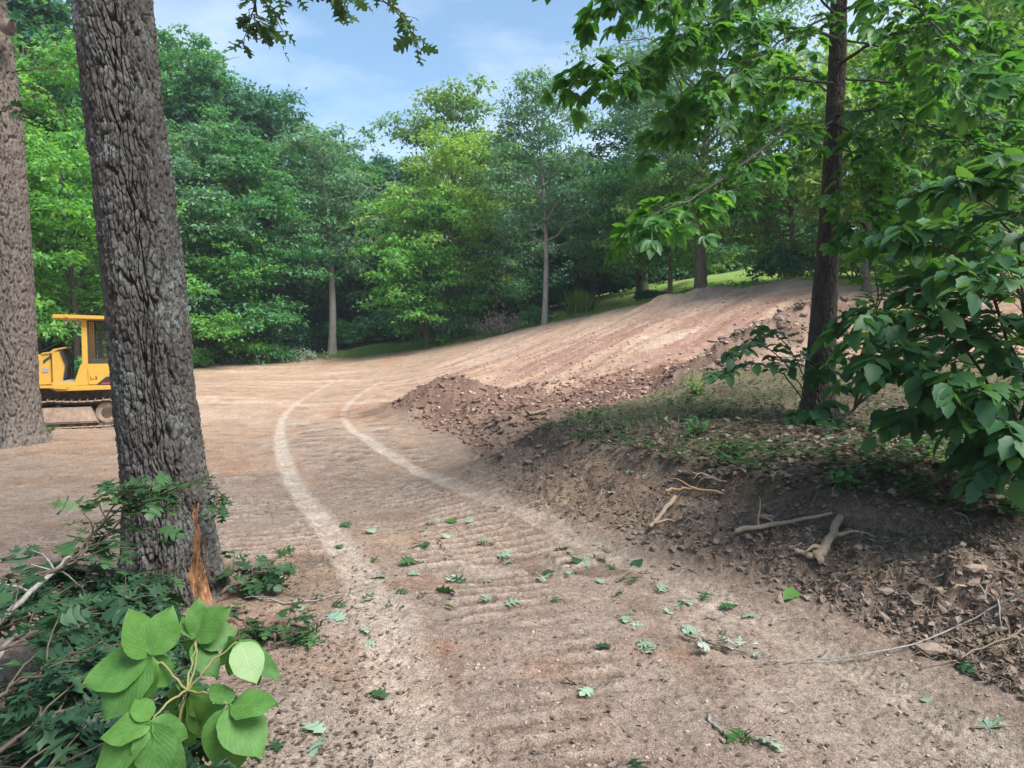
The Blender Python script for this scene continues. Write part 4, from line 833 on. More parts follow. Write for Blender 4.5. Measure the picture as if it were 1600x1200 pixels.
for q in range(6): MB().box(*Bx(29,43,.425,.434,565+q*4.5,566.6+q*4.5)).build('louvre', YEL, dz)
# deck, floor, rear body
MB().box(*Bx(78,118,.1,1.65,597,603)).build('cab_floor', YEL, dz, .008); MB().box(*Bx(90,112,.2,1.5,595,597)).build('floor_mat', plain('floor_plate', (.22,.22,.24), .6, (.36,.36,.38), 30), dz)
fd = MB().prism([(lx(-6),lz(603)),(lx(178),lz(603)),(lx(178),lz(610)),(lx(88),lz(611)),(lx(76),lz(606)),(lx(-6),lz(606))], -.04, 1.79).build('fender', YEL, dz, .012)
MB().prism([(lx(80),lz(603.4)),(lx(106),lz(603.4)),(lx(103),lz(608)),(lx(84),lz(607))], -.085, -.045).build('step', YEL, dz, .006)
rb = MB().prism([(lx(112),lz(603)),(lx(124.5),lz(569)),(lx(172),lz(569)),(lx(182),lz(580)),(lx(182),lz(603))], .12, 1.63).build('rear_body', YEL, dz, .015)
MB().prism([(lx(136),lz(576)),(lx(165),lz(574)),(lx(166),lz(590)),(lx(150),lz(602)),(lx(137),lz(601))], .098, .118).build('hatch', YEL, rb, .006)
MB().prism([(lx(149),lz(602)),(lx(166),lz(589.5)),(lx(176),lz(589.5)),(lx(176),lz(602))], .085, .117).build('black_stripe', RUB, rb)
MB().box(*Bx(158,178,.080,.0845,599,601)).build('red_stripe', plain('red_paint', (.35,.05,.03), .5), rb)
tx = bpy.data.curves.new('t', 'FONT'); tx.body = 'L-3'; tx.size = .115; tx.extrude = .002; to = bpy.data.objects.new('hatch_marking', tx); COL.objects.link(to)
dg = bpy.context.evaluated_depsgraph_get(); me = bpy.data.meshes.new_from_object(to.evaluated_get(dg)); bpy.data.objects.remove(to)
to = link('hatch_marking', me, rb, RUB, (lx(139.5), .092, lz(594))); to.rotation_euler = (math.pi/2, 0, 0)
# canopy
rf = MB().prism([(lx(83.5),lz(497)),(lx(83.5),lz(491.5)),(lx(86),lz(490.5)),(lx(186),lz(492.5)),(lx(186),lz(498.5))], .05, 1.7).build('roof', YEL, dz, .015)
MB().prism([(lx(104),lz(490)),(lx(107),lz(490)),(lx(108),lz(495)),(lx(103),lz(495))], .03, .048).build('roof_bracket', YEL, rf)
for y in (.22, 1.50):
    MB().prism([(lx(126),lz(569)),(lx(127),lz(498)),(lx(136),lz(498)),(lx(135.5),lz(569))], y, y+.1).build('post', YEL, dz, .008)
    MB().prism([(lx(174),lz(569)),(lx(174),lz(498.5)),(lx(182),lz(498.5)),(lx(182),lz(569))], y, y+.1).build('post', YEL, dz, .008)
    fr_ = MB(); a0, a1, b0, b1 = 136.3, 173.7, 499, 568
    for bb in ((a0,a1,b0,b0+2.5),(a0,a1,b1-8,b1),(a0,a0+2.2,b0+2.5,b1-8),(a1-2.2,a1,b0+2.5,b1-8)): fr_.box(*Bx(bb[0],bb[1],y+.03,y+.07,bb[2],bb[3]))
    sf = fr_.build('screen_frame', DARK, dz)
    wm = MB()
    for q in range(12): wm.bar((lx(a0+2+q*3),y+.05,lz(b0+2)),(lx(a0+2+q*3),y+.05,lz(b1-7)),.004,4)
    for q in range(19): wm.bar((lx(a0+2),y+.052,lz(b0+4+q*3.2)),(lx(a1-2),y+.052,lz(b0+4+q*3.2)),.004,4)
    wm.build('wire_mesh', DARK, sf)['kind'] = 'stuff'
for u, y in ((102.5, .3), (121, .35), (102.5, 1.4)):
    la = MB().bar((lx(u),y,lz(498)),(lx(u),y,lz(501)),.012,8).cyl((lx(u),lz(503)),.045,y-.03,y+.06,14).build('work_lamp', DARK, dz); MB().cyl((lx(u),lz(503)),.036,y-.04,y-.032,14).build('lens', LENS, la)
st = MB().box(lx(132),lx(150),.6,1.15,lz(590),lz(569)+.02).build('seat', RUB, dz, .02); MB().prism([(lx(147),lz(571)),(lx(150),lz(540)),(lx(156),lz(540)),(lx(154),lz(571))], .62, 1.13).build('backrest', RUB, dz, .02)
for y in (.75, 1.0): MB().bar((lx(104),y,lz(597)),(lx(102),y,lz(566)),.012,8).bar((lx(102),y,lz(567)),(lx(101.5),y,lz(562)),.024,10).build('lever', DARK, dz)
# blade and push arms
bl = MB(); 
for q in range(8):
    a = -0.75+1.5*q/8; b = a+1.5/8; R = .85; f = lambda t: (-2.05-R*math.cos(t)+.75, .52+R*math.sin(t)*.72)
    bl.prism([f(a), f(b), (f(b)[0]-.035, f(b)[1]), (f(a)[0]-.035, f(a)[1])], -.45, 2.2)
bl.build('blade', YEL, dz)
for y in (-.3, 1.95): MB().box(-2.3, -1.0, y-.06, y+.06, .3, .44).build('push_arm', YEL, dz, .01)
MB().bar((-2.3,.6,.75),(-1.35,.6,1.0),.04,12).bar((-2.3,1.15,.75),(-1.35,1.15,1.0),.04,12).build('lift_cylinders', DARK, dz)
MB().box(lx(-2), lx(172), .42, 1.33, .25, lz(604)).build('chassis', GRIME, dz, .02)
# tracks
xi0, xi1, rz_ = lx(-12), lx(165), .30; zc = .035+.31
shoe = MB().box(-.072,.072,-.21,.21,0,.018).prism([(-.07,.018),(-.058,.018),(-.062,.06),(-.07,.06)], -.21, .21); sh0 = shoe.build('track_shoe', DUST, None); shoe_me = sh0.data; bpy.data.objects.remove(sh0)
lk = MB().box(-.075,.075,-.07,-.03,-.065,0).box(-.075,.075,.03,.07,-.065,0); l0 = lk.build('link', GRIME, None); link_me = l0.data; bpy.data.objects.remove(l0)
for side, yc in enumerate((.21, 1.54)):
    tr_ = MB().prism([(lx(5),.12),(lx(5),lz(640)),(lx(62),lz(637)),(lx(139),lz(637)),(lx(143),lz(645)),(lx(150),lz(662)),(lx(152),.12)], yc-.15, yc+.15).build('track_frame', DUST, dz, .015)
    MB().prism([(lx(60),.16),(lx(60),lz(652)),(lx(147),lz(652)),(lx(150),.16)], yc-.175, yc-.151).build('guard_plate', DUST, tr_, .004)
    for xq in (xi0, xi1):
        w = MB().cyl((xq, zc), .245, yc-.05, yc+.05, 28).build('idler_wheel', DUST, dz, .01); MB().cyl((xq, zc), .12, yc-.075, yc-.051, 20).build('hub', GRIME, w); MB().cyl((xq, zc), .2, yc-.06, yc-.051, 28).build('rim', DUST, w)
    for q in range(6): MB().cyl((lx(18+q*22), .135), .085, yc-.12, yc+.12, 18).build('track_roller', GRIME, dz, .006)
    for u in (30, 87): MB().cyl((lx(u), lz(638)), .075, yc-.1, yc+.1, 16).build('carrier_roller', GRIME, dz, .006)
    Ls = xi1-xi0; Rr = .30; per = 2*Ls+2*math.pi*Rr; ns = int(per/.155)
    for q in range(ns):
        s_ = q*per/ns
        if s_ < Ls: p = (xi0+s_, zc+Rr-.05*math.sin(s_/Ls*math.pi*3)**2*0-.03*math.sin(math.pi*((s_/Ls*2) % 1)), 0)
        elif s_ < Ls+math.pi*Rr: t = (s_-Ls)/Rr; p = (xi1+Rr*math.sin(t), zc+Rr*math.cos(t), t)
        elif s_ < 2*Ls+math.pi*Rr: p = (xi1-(s_-Ls-math.pi*Rr), zc-Rr, math.pi)
        else: t = (s_-2*Ls-math.pi*Rr)/Rr; p = (xi0-Rr*math.sin(t), zc-Rr*math.cos(t), math.pi+t)
        o = link('track_shoe', shoe_me, dz); o.location = (p[0], yc, p[1]); o.rotation_euler = (0, p[2], 0); ol = link('link', link_me, o)
dz.rotation_euler = (0, 0, math.radians(24))

# ------------------------------------------------------------------ foreground sapling with big oval leaflets
def bigleaf(seed):
    r = random.Random(seed); V = []; L = []; n = 12; tw = r.uniform(-.12, .12); wav = r.uniform(.01, .035); ph = r.random()*6; wl = r.uniform(.24, .29); wr = r.uniform(.24, .29); dr = r.uniform(.05, .2)
    for i in range(n+1):
        t = i/n; pr = (math.sin(math.pi*min(1, t**.78))**.75*(1-.35*max(0, t-.8)/.2)) if 0 < t < 1 else 0
        for s in (-1, -.5, 0, .5, 1):
            w = (wl if s < 0 else wr)*pr*abs(s)*(1+r.uniform(-.03, .03)); V.append((math.copysign(w, s) if s else 0+tw*t*t*.4, t, -dr*t*t+.10*w+wav*math.sin(ph+t*11+s*2)*abs(s)+(.006 if abs(s) == .5 and i % 2 else 0))); L.append((s, t, 0))
    Q = [(5*i+k, 5*i+k+1, 5*i+k+6, 5*i+k+5) for i in range(n) for k in range(4)]; return np.array(V), np.array(Q), np.array(L)
BIGS = [bigleaf(i) for i in range(5)]; BIG = BIGS[0]
def leaf_between(root, p0, p1, wpx, mesh_w, name='leaflet', nrm=None, mt=None, key='big'):
    d = np.array(p1)-np.array(p0); L = np.linalg.norm(d); v = np.array([0, 0, CAMZ])-np.array(p0); v /= np.linalg.norm(v)
    nn = nrm if nrm is not None else v*.75+np.array([0, 0, .6])+np.array([rnd.gauss(0, .16), rnd.gauss(0, .16), rnd.gauss(0, .12)])
    fr = frames(d[None], np.array(nn)[None])[0]; me = leaf_mesh(mesh_w, key, mt or M_sap); o = link(name, me, root)
    M = Matrix(fr.tolist()).to_4x4(); o.matrix_local = Matrix.Translation(list(map(float, p0)))@M@Matrix.Diagonal((wpx/(.54)*1.28, L, L, 1)); return o
DS = 1.75
sap = empty('sapling', (0, 0, 0), 'young sapling with large smooth bright green oval leaflets in the near left corner', 'sapling')
g3_ = px(268, 1330, 1.72); g3_[2] = H1(g3_[0], g3_[1])
hubs = {'A': px(232,1025,1.72), 'B': px(308,998,1.85), 'C': px(371,1003,1.80), 'D': px(356,1100,1.68), 'E': px(234,1130,1.60), 'M': px(292,1080,1.75)}
def stem(pts, r0, r1): return link('stem', mesh_np('stem', *tube(smooth_path(pts, 12, .002), np.linspace(r0, r1, 12), 6)), sap, M_stem)
M_stem = plain('green_stem', (.14,.17,.05), .7, (.28,.22,.10), 20)
stem([g3_, px(272,1200,1.74), hubs['M']], .006, .004)
for h in 'ABCDE': stem([hubs['M'], (hubs['M']+hubs[h])/2+[0,0,.012], hubs[h]], .0035, .0022)
stem([hubs['M'], px(305,1040,1.8), hubs['B']], .003, .002)
LL = [('A',(205,952),50,-.02),('A',(268,948),46,.03),('A',(284,972),36,.06),('A',(126,1066),58,-.04),('A',(153,1126),66,-.08),('A',(200,1112),44,-.02),('A',(266,1074),38,.02),
 ('B',(309,934),30,.02),('B',(284,962),22,.04),('B',(354,948),46,.0),('B',(372,985),44,.04),('B',(342,1058),34,-.04),('B',(290,1035),30,.03),('C',(408,1068),44,-.03),('C',(440,1062),28,-.04),('C',(396,1078),30,.04),('C',(350,1060),32,.05),
 ('D',(428,1092),42,-.03),('D',(334,1200),52,-.03),('D',(412,1182),60,-.05),('D',(330,1065),30,.05),('D',(300,1140),34,.06),('E',(152,1148),44,-.02),('E',(135,1215),52,-.05),('E',(248,1225),54,-.04),('E',(300,1150),36,.05),('E',(212,1085),30,.06),('E',(290,1235),44,.02),('M',(318,1120),30,.06),('M',(262,1105),28,.06),('M',(300,1180),40,.07),('E',(195,1225),40,.0),('M',(335,1150),46,.10),('M',(255,1160),46,.10),('M',(300,1060),34,.12),('D',(375,1215),46,.05),('C',(335,1035),34,.08),('E',(265,1185),44,.08)]
for h, tip_, w, dd in LL:
    p0 = hubs[h]; p1 = px(*tip_, p0[1]+dd); kk = rnd.randrange(5); leaf_between(sap, p0+[rnd.gauss(0,.004), 0, rnd.gauss(0,.004)], p1, w*p0[1]/F, BIGS[kk], key='big%d' % kk)
lf = leaf_between(sap, px(375,1004,1.74), px(402,1066,1.69), 44*1.74/F, BIG, mt=leaf_mat('pale_leaf_underside', (.20,.30,.13), (.25,.36,.17), (.30,.42,.20), .3, .6, veins=9), key='bigpale'); lf['label'] = 'turned leaflet showing its pale underside'

# ------------------------------------------------------------------ felled oak branches at lower left, and other lobed-leaf sprigs
def oak_branch(label, paths, size=.13, lim=150, twigs=9, tl=.3, name='fallen_branch', lv=4, r0=.012, cat='fallen branch', up=.35, mt=None):
    P_ = Plant(label, cat, name, [OAK, OAK2, RED], 'oak' if mt is None else 'oakx', mt or M_oakleaf, M_twig, lim)
    for pts in paths: P_.branch(pts, r0, .003, twigs, tl, lv, size, .2, droop=.15, updown=up)
    return P_.done()
oak_branch('felled oak branch with lobed leaves reaching up across the foot of the big trunk', [PB((-40,960,2.9),(60,900,3.1),(150,850,3.3),(225,790,3.5),(262,772,3.5)), PB((60,900,3.1),(120,870,3.2),(170,800,3.4),(190,770,3.4)), PB((100,880,3.2),(190,900,3.5),(240,930,3.7))], .12, 220, 12, .26, lv=5, r0=.008)
oak_branch('heap of dark green leafy oak boughs filling the lower left corner', [PB((-60,1050,2.4),(40,1000,2.6),(130,960,2.8),(200,930,3.0)), PB((-60,1120,2.1),(40,1060,2.2),(120,1020,2.4),(190,1010,2.6)), PB((-60,1190,1.9),(50,1140,2.0),(130,1100,2.15),(190,1070,2.3)), PB((-60,1260,1.7),(60,1220,1.8),(130,1180,1.9),(200,1150,2.1)), PB((-40,1000,2.8),(30,960,3.0),(90,930,3.2),(160,920,3.3)), PB((20,1300,1.7),(120,1250,1.8),(200,1200,1.95),(260,1150,2.1)), PB((-60,900,3.4),(0,900,3.4),(60,910,3.3),(110,930,3.2))], .12, 300, 19, .30, lv=7, r0=.008, mt=M_heap)
oak_branch('dull dark oak boughs lying on the ground at the bottom of the left corner heap', [PB((-120,1100,2.7),(20,1090,2.8),(140,1060,2.9)), PB((-120,1200,2.4),(20,1190,2.45),(140,1150,2.55)), PB((-100,1290,2.1),(40,1270,2.2),(160,1220,2.3)), PB((100,1010,3.4),(180,990,3.5),(260,985,3.6))], .125, 250, 22, .34, lv=7, up=.15, r0=.008, mt=M_heap)
oak_branch('small oak sprig with green leaves lying right of the big trunk', [PB((345,930,4.3),(380,905,4.4),(430,885,4.5)), PB((350,900,4.6),(375,890,4.6),(400,900,4.5))], .15, 60, 5, .2)
oak_branch('leafy oak sprig hanging against the right side of the big trunk', [PB((326,755,4.3),(336,775,4.28),(338,800,4.26))], .11, 20, 3, .08)
oak_branch('dark green maple-like sprig lying on the dirt, centre left', [PB((415,985,3.85),(445,978,3.9),(480,990,3.8)), PB((410,1015,3.6),(440,1000,3.7),(470,985,3.8))], .12, 40, 4, .13)
oak_branch('leafy twigs lying at the right foot of the big trunk', [PB((330,950,4.1),(365,960,4.0),(400,985,3.8)), PB((350,1000,3.7),(380,990,3.8),(400,1000,3.7))], .12, 60, 5, .16)
oak_branch('oak bough hanging into the top of the picture against the sky', [PB((180,-330,4.4),(330,-200,4.2),(460,-70,4.1),(560,-25,4.0),(612,10,3.95),(652,58,3.9)), PB((330,-200,4.2),(400,-60,4.1),(430,-30,4.1)), PB((420,-50,4.1),(398,5,4.08),(403,35,4.08)), PB((460,-70,4.1),(500,-20,4.05),(520,-5,4.0))], .11, 70, 9, .2, 'hanging_bough', cat='branch')
oak_branch('thin bough with bright leaves reaching right from the left grey-brown trunk', [PB((18,113,11.6),(70,107,11.3),(118,107,11.1)), PB((18,113,11.6),(60,150,11),(90,170,10.8)), PB((0,180,9),(20,165,8.9),(40,170,8.8))], .15, 60, 6, .4, 'bough', cat='branch')
# grey dead limbs in the heap
GREYWOOD = plain('weathered_wood', (.14,.125,.11), .9, (.32,.295,.265), 3, .8, .006, str_=(20,20,3)); TAN = plain('peeled_root', (.20,.14,.095), .85, (.40,.29,.21), 4, .8, .005, str_=(14,14,4)); RED_ = plain('fresh_split_wood', (.30,.15,.075), .8, (.48,.30,.17), 5, .8, .004, str_=(14,14,4)); ROOT = plain('dirty_root', (.12,.085,.06), .95, (.28,.21,.155), 6, .9, .006)
def stick(label, pts, r0, r1, mt=None, name='stick', cat=None, n=14, jit=.006, sides=7, lift=.5, group=None, side_tw=0):
    q = smooth_path(pts, n, jit); parts = [tube(q, np.linspace(r0, r1, n), sides, .10)]
    for _ in range(side_tw):
        k = rnd.randrange(2, n-3); d = np.array([rnd.gauss(0,1), rnd.gauss(0,1), rnd.gauss(0,.35)]); d = d/np.linalg.norm(d)*rnd.uniform(.08, .28); parts.append(tube(smooth_path([q[k], q[k]+d*.5+[0,0,.02], q[k]+d], 5, .008), np.linspace(r1*.9, .0015, 5), 4))
    V, Q = join(parts); c = V.mean(0); o = link(name, mesh_np(name, V-c, Q), None, mt or ROOT, c.tolist()); return tag(o, label, cat or name, group)
def on_ground(uvs, dz_=.01): 
    out = []
    for u, v in uvs: p = hit(u, v); p[2] += dz_; out.append(p)
    return out
stick('pale grey dead limb sticking out of the leafy heap at the left edge', PB((-60,1010,2.7),(10,960,2.9),(70,905,3.1),(110,870,3.2)), .018, .006, GREYWOOD, side_tw=5)
stick('thin grey dead limb crossing low in the left heap', PB((-30,1060,2.5),(20,1000,2.7),(60,985,2.9)), .013, .005, GREYWOOD, side_tw=3)
stick('long thin root curving out of the bank across the dirt at the right edge', [px(1640,900,3.75)]+on_ground([(1560,960),(1480,1003),(1380,1030),(1290,1042),(1200,1045),(1120,1050)], .03), .006, .0025, GREYWOOD, 'root', n=22)
stick('thin root below the long curving one at the right edge', on_ground([(1620,985),(1560,1010),(1500,1035),(1440,1050)], .02), .006, .002, ROOT, 'root')
stick('thick peeled tan root with split end lying along the bank', on_ground([(1150,842),(1190,836),(1240,826),(1300,818)], .05), .022, .013, TAN, 'root', side_tw=4)
stick('orange split root sticking out at the top of the bank', on_ground([(1040,775),(1080,777),(1130,784)], .05), .018, .01, RED_, 'root', side_tw=2)
stick('brown forked root leaning down the bank to the dirt', on_ground([(1015,835),(1035,810),(1055,785)], .05), .018, .022, TAN, 'root', side_tw=2)
stick('grey root lying on top of the bank above the orange split root', on_ground([(1060,745),(1100,752),(1135,768)], .05), .02, .012, ROOT, 'root', side_tw=3)
stick('broken root stump with pale torn end standing in the bank', on_ground([(1275,895),(1290,865),(1312,828)], .05), .04, .028, TAN, 'root_stump', 'root', side_tw=3)
stick('pale splintered root end pointing left from the broken stump', on_ground([(1242,878),(1262,880),(1285,880)], .05), .014, .03, TAN, 'root')
stick('thin dark stick leaning up over the heap behind the bank', [px(1105,532,17.5),px(1125,536,17.3),px(1140,545,17)], .03, .015, ROOT)
stick('long bare twig lying on the shoulder of the bank', on_ground([(758,725),(790,705),(830,672)], .05), .012, .005, ROOT, side_tw=5)
stick('slender stick lying across the clods beside the reddish heap', on_ground([(825,655),(838,652),(855,649)], .08), .03, .02, TAN)
stick('long thin twig lying across the dirt from the foot of the big trunk', on_ground([(385,935),(450,945),(520,935),(600,915)], .015), .007, .003, GREYWOOD, side_tw=6)
stick('short pale twig on the near tyre track', on_ground([(612,1120),(625,1100),(642,1080)], .012), .006, .003, TAN)
stick('curved brown stick on the dirt near the bottom centre right', on_ground([(1105,1125),(1118,1140),(1138,1163)], .014), .009, .005, GREYWOOD)
stick('small crooked pale twig in the middle of the road', on_ground([(686,850),(694,858),(695,868)], .02), .008, .004, TAN)
for q in range(60):
    u = rnd.uniform(700, 1600); f = (u-700)/900; v = rnd.uniform(700+90*f, 840+180*f); p = hit(u, v); a = rnd.random()*6.28; L = rnd.uniform(.06, .22)
    d = np.array([math.cos(a), math.sin(a), 0])*L; p1 = p+d; p1[2] = H1(p1[0], p1[1]); pm = (p+p1)/2+[rnd.gauss(0,.03), rnd.gauss(0,.03), rnd.uniform(.01,.06)]
    stick('thin tangled root poking out of the dark bank', [p+[0,0,.0], pm, p1+[0,0,.01]], rnd.uniform(.003,.008), .0015, rnd.choice([ROOT, TAN, GREYWOOD]), 'root', n=7, sides=4, group='thin roots poking out of the bank')
# fallen leaves lying on the dirt
def fallen(label, u, v, size, shape, key, mt, group=None, tilt=.25, name='oak_leaf', cat='leaf', lift=.012):
    p = hit(u, v); e = .05; n = np.array([-(H1(p[0]+e, p[1])-p[2])/e*.6, -(H1(p[0], p[1]+e)-p[2])/e*.6, 1])+np.array([rnd.gauss(0,tilt), rnd.gauss(0,tilt), 0]); a = rnd.random()*6.28
    fr = frames(np.array([[math.cos(a), math.sin(a), 0.]]), n[None])[0]; o = link(name, leaf_mesh(shape, key, mt)); M = Matrix(fr.tolist()).to_4x4(); p[2] += lift
    o.matrix_world = Matrix.Translation(p.tolist())@M@Matrix.Scale(size, 4); return tag(o, label, cat, group)
GL = 'green lobed oak leaf lying on the dirt road'
for u, v in [(530,826),(690,815),(652,832),(672,858),(690,820),(770,875),(785,873),(790,800),(880,862),(700,846),(735,826),(845,898),(862,900),(885,905),(925,875),(935,877),(915,888),(985,905),(1000,908),(1010,900),(1050,942),(1065,938),(620,928),(680,930),(688,925),(575,968),(900,885),(872,893),(980,965),(1000,970),(1010,978),(1020,1012),(1040,1018),(1000,1008),(925,1015),(905,1075),(920,1080),(1160,1148),(1170,1155),(985,1190),(600,955),(500,885),(515,945),(470,960),(490,1000),(505,1160),(440,1180),(610,1095),(650,880),(665,885),(640,900),(560,985),(745,915),(1115,770),(1105,775),(960,772),(985,738),(1300,828),(540,860),(585,880),(610,905),(640,860),(655,850),(700,875),(720,900),(735,915),(760,930),(690,950),(810,880),(820,905),(835,870),(850,915),(905,900),(940,915),(960,895),(955,935),(870,940),(790,950),(1030,930),(1050,965),(1085,985),(1100,940),(1130,1000),(590,1010),(560,945),(535,975),(480,935),(450,905),(755,860),(765,845),(895,860),(930,850),(630,835),(580,840),(1130,950),(1150,955),(1180,962),(1390,845),(1490,1045)]:
    kk = rnd.random() < .45; zn = 'at the left shoulder of the road' if u < 560 else 'on the far ridged middle of the road' if v < 870 and u < 800 else 'on the left middle of the road' if u < 720 else 'on the ridged centre of the road' if u < 950 else 'on the right tyre track' if u < 1080 else 'at the foot of the bank'
    lb = ('dark green' if kk else 'pale grey-green')+' lobed oak leaf '+('near the bottom ' if v > 1000 else '')+zn; k3 = rnd.randrange(3)
    fallen(lb, u+rnd.uniform(-6,6), v+rnd.uniform(-3,3), rnd.uniform(.09,.165), [OAK, OAK2, RED][k3], 'foak'+str(k3)+str(kk), M_oakleaf if kk else M_oakgrey, 'fallen leaves: '+lb, tilt=.35)
fallen('broad dark teal leaf lying flat right of the road centre', 997, 880, .15, LEAFW, 'fw', M_broad, name='broad_leaf')
fallen('light green torn leaf beside the bank toe', 1246, 928, .15, LEAFW, 'fw2', M_sap, name='broad_leaf'); fallen('small oval green leaf on the dark soil at the right', 1500, 826, .11, LEAF1, 'f1', M_oakgrey, name='oval_leaf'); fallen('bright green oval leaf standing on edge in the road', 697, 818, .13, LEAF1, 'f2', M_hick, tilt=.9, name='oval_leaf')
fallen('pale round leaf on the right tyre track near the bottom', 1452, 1102, .07, LEAFW, 'f3', M_oakgrey, name='oval_leaf'); fallen('pale green five-lobed leaf by the lower edge of the heap', 508, 1160, .14, RED, 'f4', M_oakgrey); fallen('bright green lobed leaf at the bottom centre right', 1164, 1148, .14, OAK, 'f5', M_hick)
fallen('broad pale green compound leaf in the bottom right corner', 1555, 1165, .24, COMP[0], 'f6', M_oakgrey, name='compound_leaf')
gr = empty('dead_sprig', hit(1110, 1010).tolist(), 'curled grey-green dead oak sprig lying on the right tyre track', 'sprig')
b0 = np.array(gr.location)
for q in range(14):
    p = hit(1075+q*7.5+rnd.uniform(-6,6), 1003+q*1.8+rnd.uniform(-9,9)); a = rnd.random()*6.28; fr = frames(np.array([[math.cos(a), math.sin(a), rnd.uniform(.1,.7)]]), np.array([[rnd.gauss(0,.7), rnd.gauss(0,.7), 1]]))[0]
    o = link('leaf', leaf_mesh([OAK, OAK2, RED][q % 3], 'grey'+str(q % 3), M_lg if q else (globals().__setitem__('M_lg', leaf_mat('dead_grey_leaf', (.22,.25,.21), (.32,.36,.31), (.42,.46,.40), .12, .8)) or M_lg)), gr); o.matrix_local = Matrix.Translation((p-b0+[0,0,.02]).tolist())@Matrix(fr.tolist()).to_4x4()@Matrix.Scale(rnd.uniform(.08,.13), 4)
link('twig', mesh_np('tw', *tube([np.array(q)-b0 for q in on_ground([(1070,1000),(1110,1015),(1165,1028)], .02)], [.005,.004,.002], 5)), gr, M_twig)

# ------------------------------------------------------------------ stones and clods
def rock(seed):
    import bmesh
    bm = bmesh.new(); bmesh.ops.create_icosphere(bm, subdivisions=1, radius=.5); r = random.Random(seed)
    for v in bm.verts: v.co *= r.uniform(.65, 1.15); v.co.z *= .62; v.co.x *= 1.15
    V = np.array([v.co[:] for v in bm.verts]); Q = np.array([[v.index for v in f.verts] for f in bm.faces]); bm.free(); return V, Q, np.zeros_like(V)
ROCKS = [rock(i) for i in range(5)]
def octa(seed):
    r = random.Random(seed+50); V = np.array([(1,0,0),(-1,0,0),(0,1,0),(0,-1,0),(0,0,1),(0,0,-1)], float)*.52
    V = V*np.array([r.uniform(.8,1.2), r.uniform(.7,1), r.uniform(.5,.7)])+np.array([[r.gauss(0,.09) for _ in range(3)] for _ in range(6)])
    return V, np.array([(0,2,4),(2,1,4),(1,3,4),(3,0,4),(2,0,5),(1,2,5),(3,1,5),(0,3,5)]), np.zeros((6, 3))
OCTAS = [octa(i) for i in range(5)]
M_clod = plain('dry_clod', (.27,.195,.145), .97, (.46,.36,.28), 9, .8, .01); M_dclod = plain('dark_clod', (.13,.094,.072), .97, (.27,.20,.155), 9, .8, .01)
M_mclod = plain('brown_clod', (.19,.135,.10), .97, (.31,.235,.18), 9, .8, .01)
RME = []
for i in range(5): 
    for mt in (M_mclod, M_dclod): me = mesh_np('rock', ROCKS[i][0], ROCKS[i][1], False); me.materials.append(mt); RME.append(me)
def put_rocks(n, fn, s0, s1, label, group, pick):
    for q in range(n):
        u, v = fn(); p = hit(u, v); s_ = rnd.uniform(s0, s1); o = link('stone', RME[2*rnd.randrange(5)+pick()]); o.location = (p[0], p[1], p[2]+s_*.12); o.scale = (s_, s_*rnd.uniform(.7,1), s_*rnd.uniform(.7,1)); o.rotation_euler = (rnd.gauss(0,.3), rnd.gauss(0,.3), rnd.random()*6.28); tag(o, label, 'stone', group)
def bankuv():
    u = rnd.uniform(900, 1600); f = (u-900)/700; return u, rnd.uniform(800+60*f, 850+215*f)
put_rocks(110, bankuv, .03, .085, 'clod of earth lying on the lower face of the cut bank', 'clods on the lower face of the bank', lambda: rnd.random() < .75)
put_rocks(75, lambda: (rnd.uniform(420, 1560), rnd.uniform(930, 1195)), .018, .04, 'small tan stone lying on the near part of the dirt road', 'small stones on the dirt road', lambda: 0)
put_rocks(40, lambda: (lambda u: (u, rnd.uniform(640, 668+.42*(u-640))))(rnd.uniform(640, 900)), .06, .14, 'earth clod on the side of the spoil heaps', 'clods around the spoil heaps', lambda: 1)
for u, v, s_, lab in [(1195,812,.1,'round dirt-covered clod near the top of the bank face'),(1025,905,.07,'lone grey stone at the toe of the bank'),(1470,930,.09,'pale tan lump of clay in the hollow of the bank at right'),(1520,905,.11,'cracked tan clay block in the hollow of the bank'),(1385,930,.1,'flat tan stone left of the hollow in the bank'),(1455,1022,.15,'rounded dirt clod beneath the curving root')]:
    p = hit(u, v); o = link('stone', RME[0]); o.location = (p[0], p[1], p[2]+s_*.1); o.scale = (s_*1.3, s_, s_*.9); tag(o, lab, 'stone')
def stuff_rocks(name, n, fn, s0, s1, mt, vis=True):
    P = np.array([fn() for _ in range(n)]); z = HV(P[:, 0], P[:, 1]); P = np.c_[P, z]; sc = s0*(s1/s0)**(RNG.random(n)**1.7); a = RNG.random(n)*6.28; parts = []
    fr = frames(np.c_[np.cos(a), np.sin(a), RNG.normal(0,.2,n)], np.c_[RNG.normal(0,.3,n), RNG.normal(0,.3,n), np.ones(n)])
    for k in range(5): mk = np.arange(n) % 5 == k; parts.append(scatter((ROCKS if s1 > .1 else OCTAS)[k], P[mk]+np.c_[np.zeros((mk.sum(), 2)), sc[mk]*.1], fr[mk], sc[mk], np.zeros(mk.sum())))
    V, Q, L = cat3(parts); o = link(name, mesh_np(name, V, Q, False), None, mt); return o
def inpoly(poly, near=2.2, far=30, us=(380, 1620), neg=False):
    while True:
        Y = near*(far/near)**rnd.random(); u = rnd.uniform(*us); x, y = XY(u, Y); s_ = sdf_poly(np.array([x]), np.array([y]), poly)[0]
        if (s_ < 0) != neg: return x, y
def cand(n, poly, near, far, us, neg=False, pw=1.):
    t = RNG.random(n*6); Y = 1/(1/near+(1/far-1/near)*t**pw); u = RNG.uniform(us[0], us[1], n*6); x = (u-CX)/F*Y; s_ = sdf_poly(x, Y, poly); ok = (s_ > .1) if neg else (s_ < 0)
    return np.c_[x, Y][ok][:n]
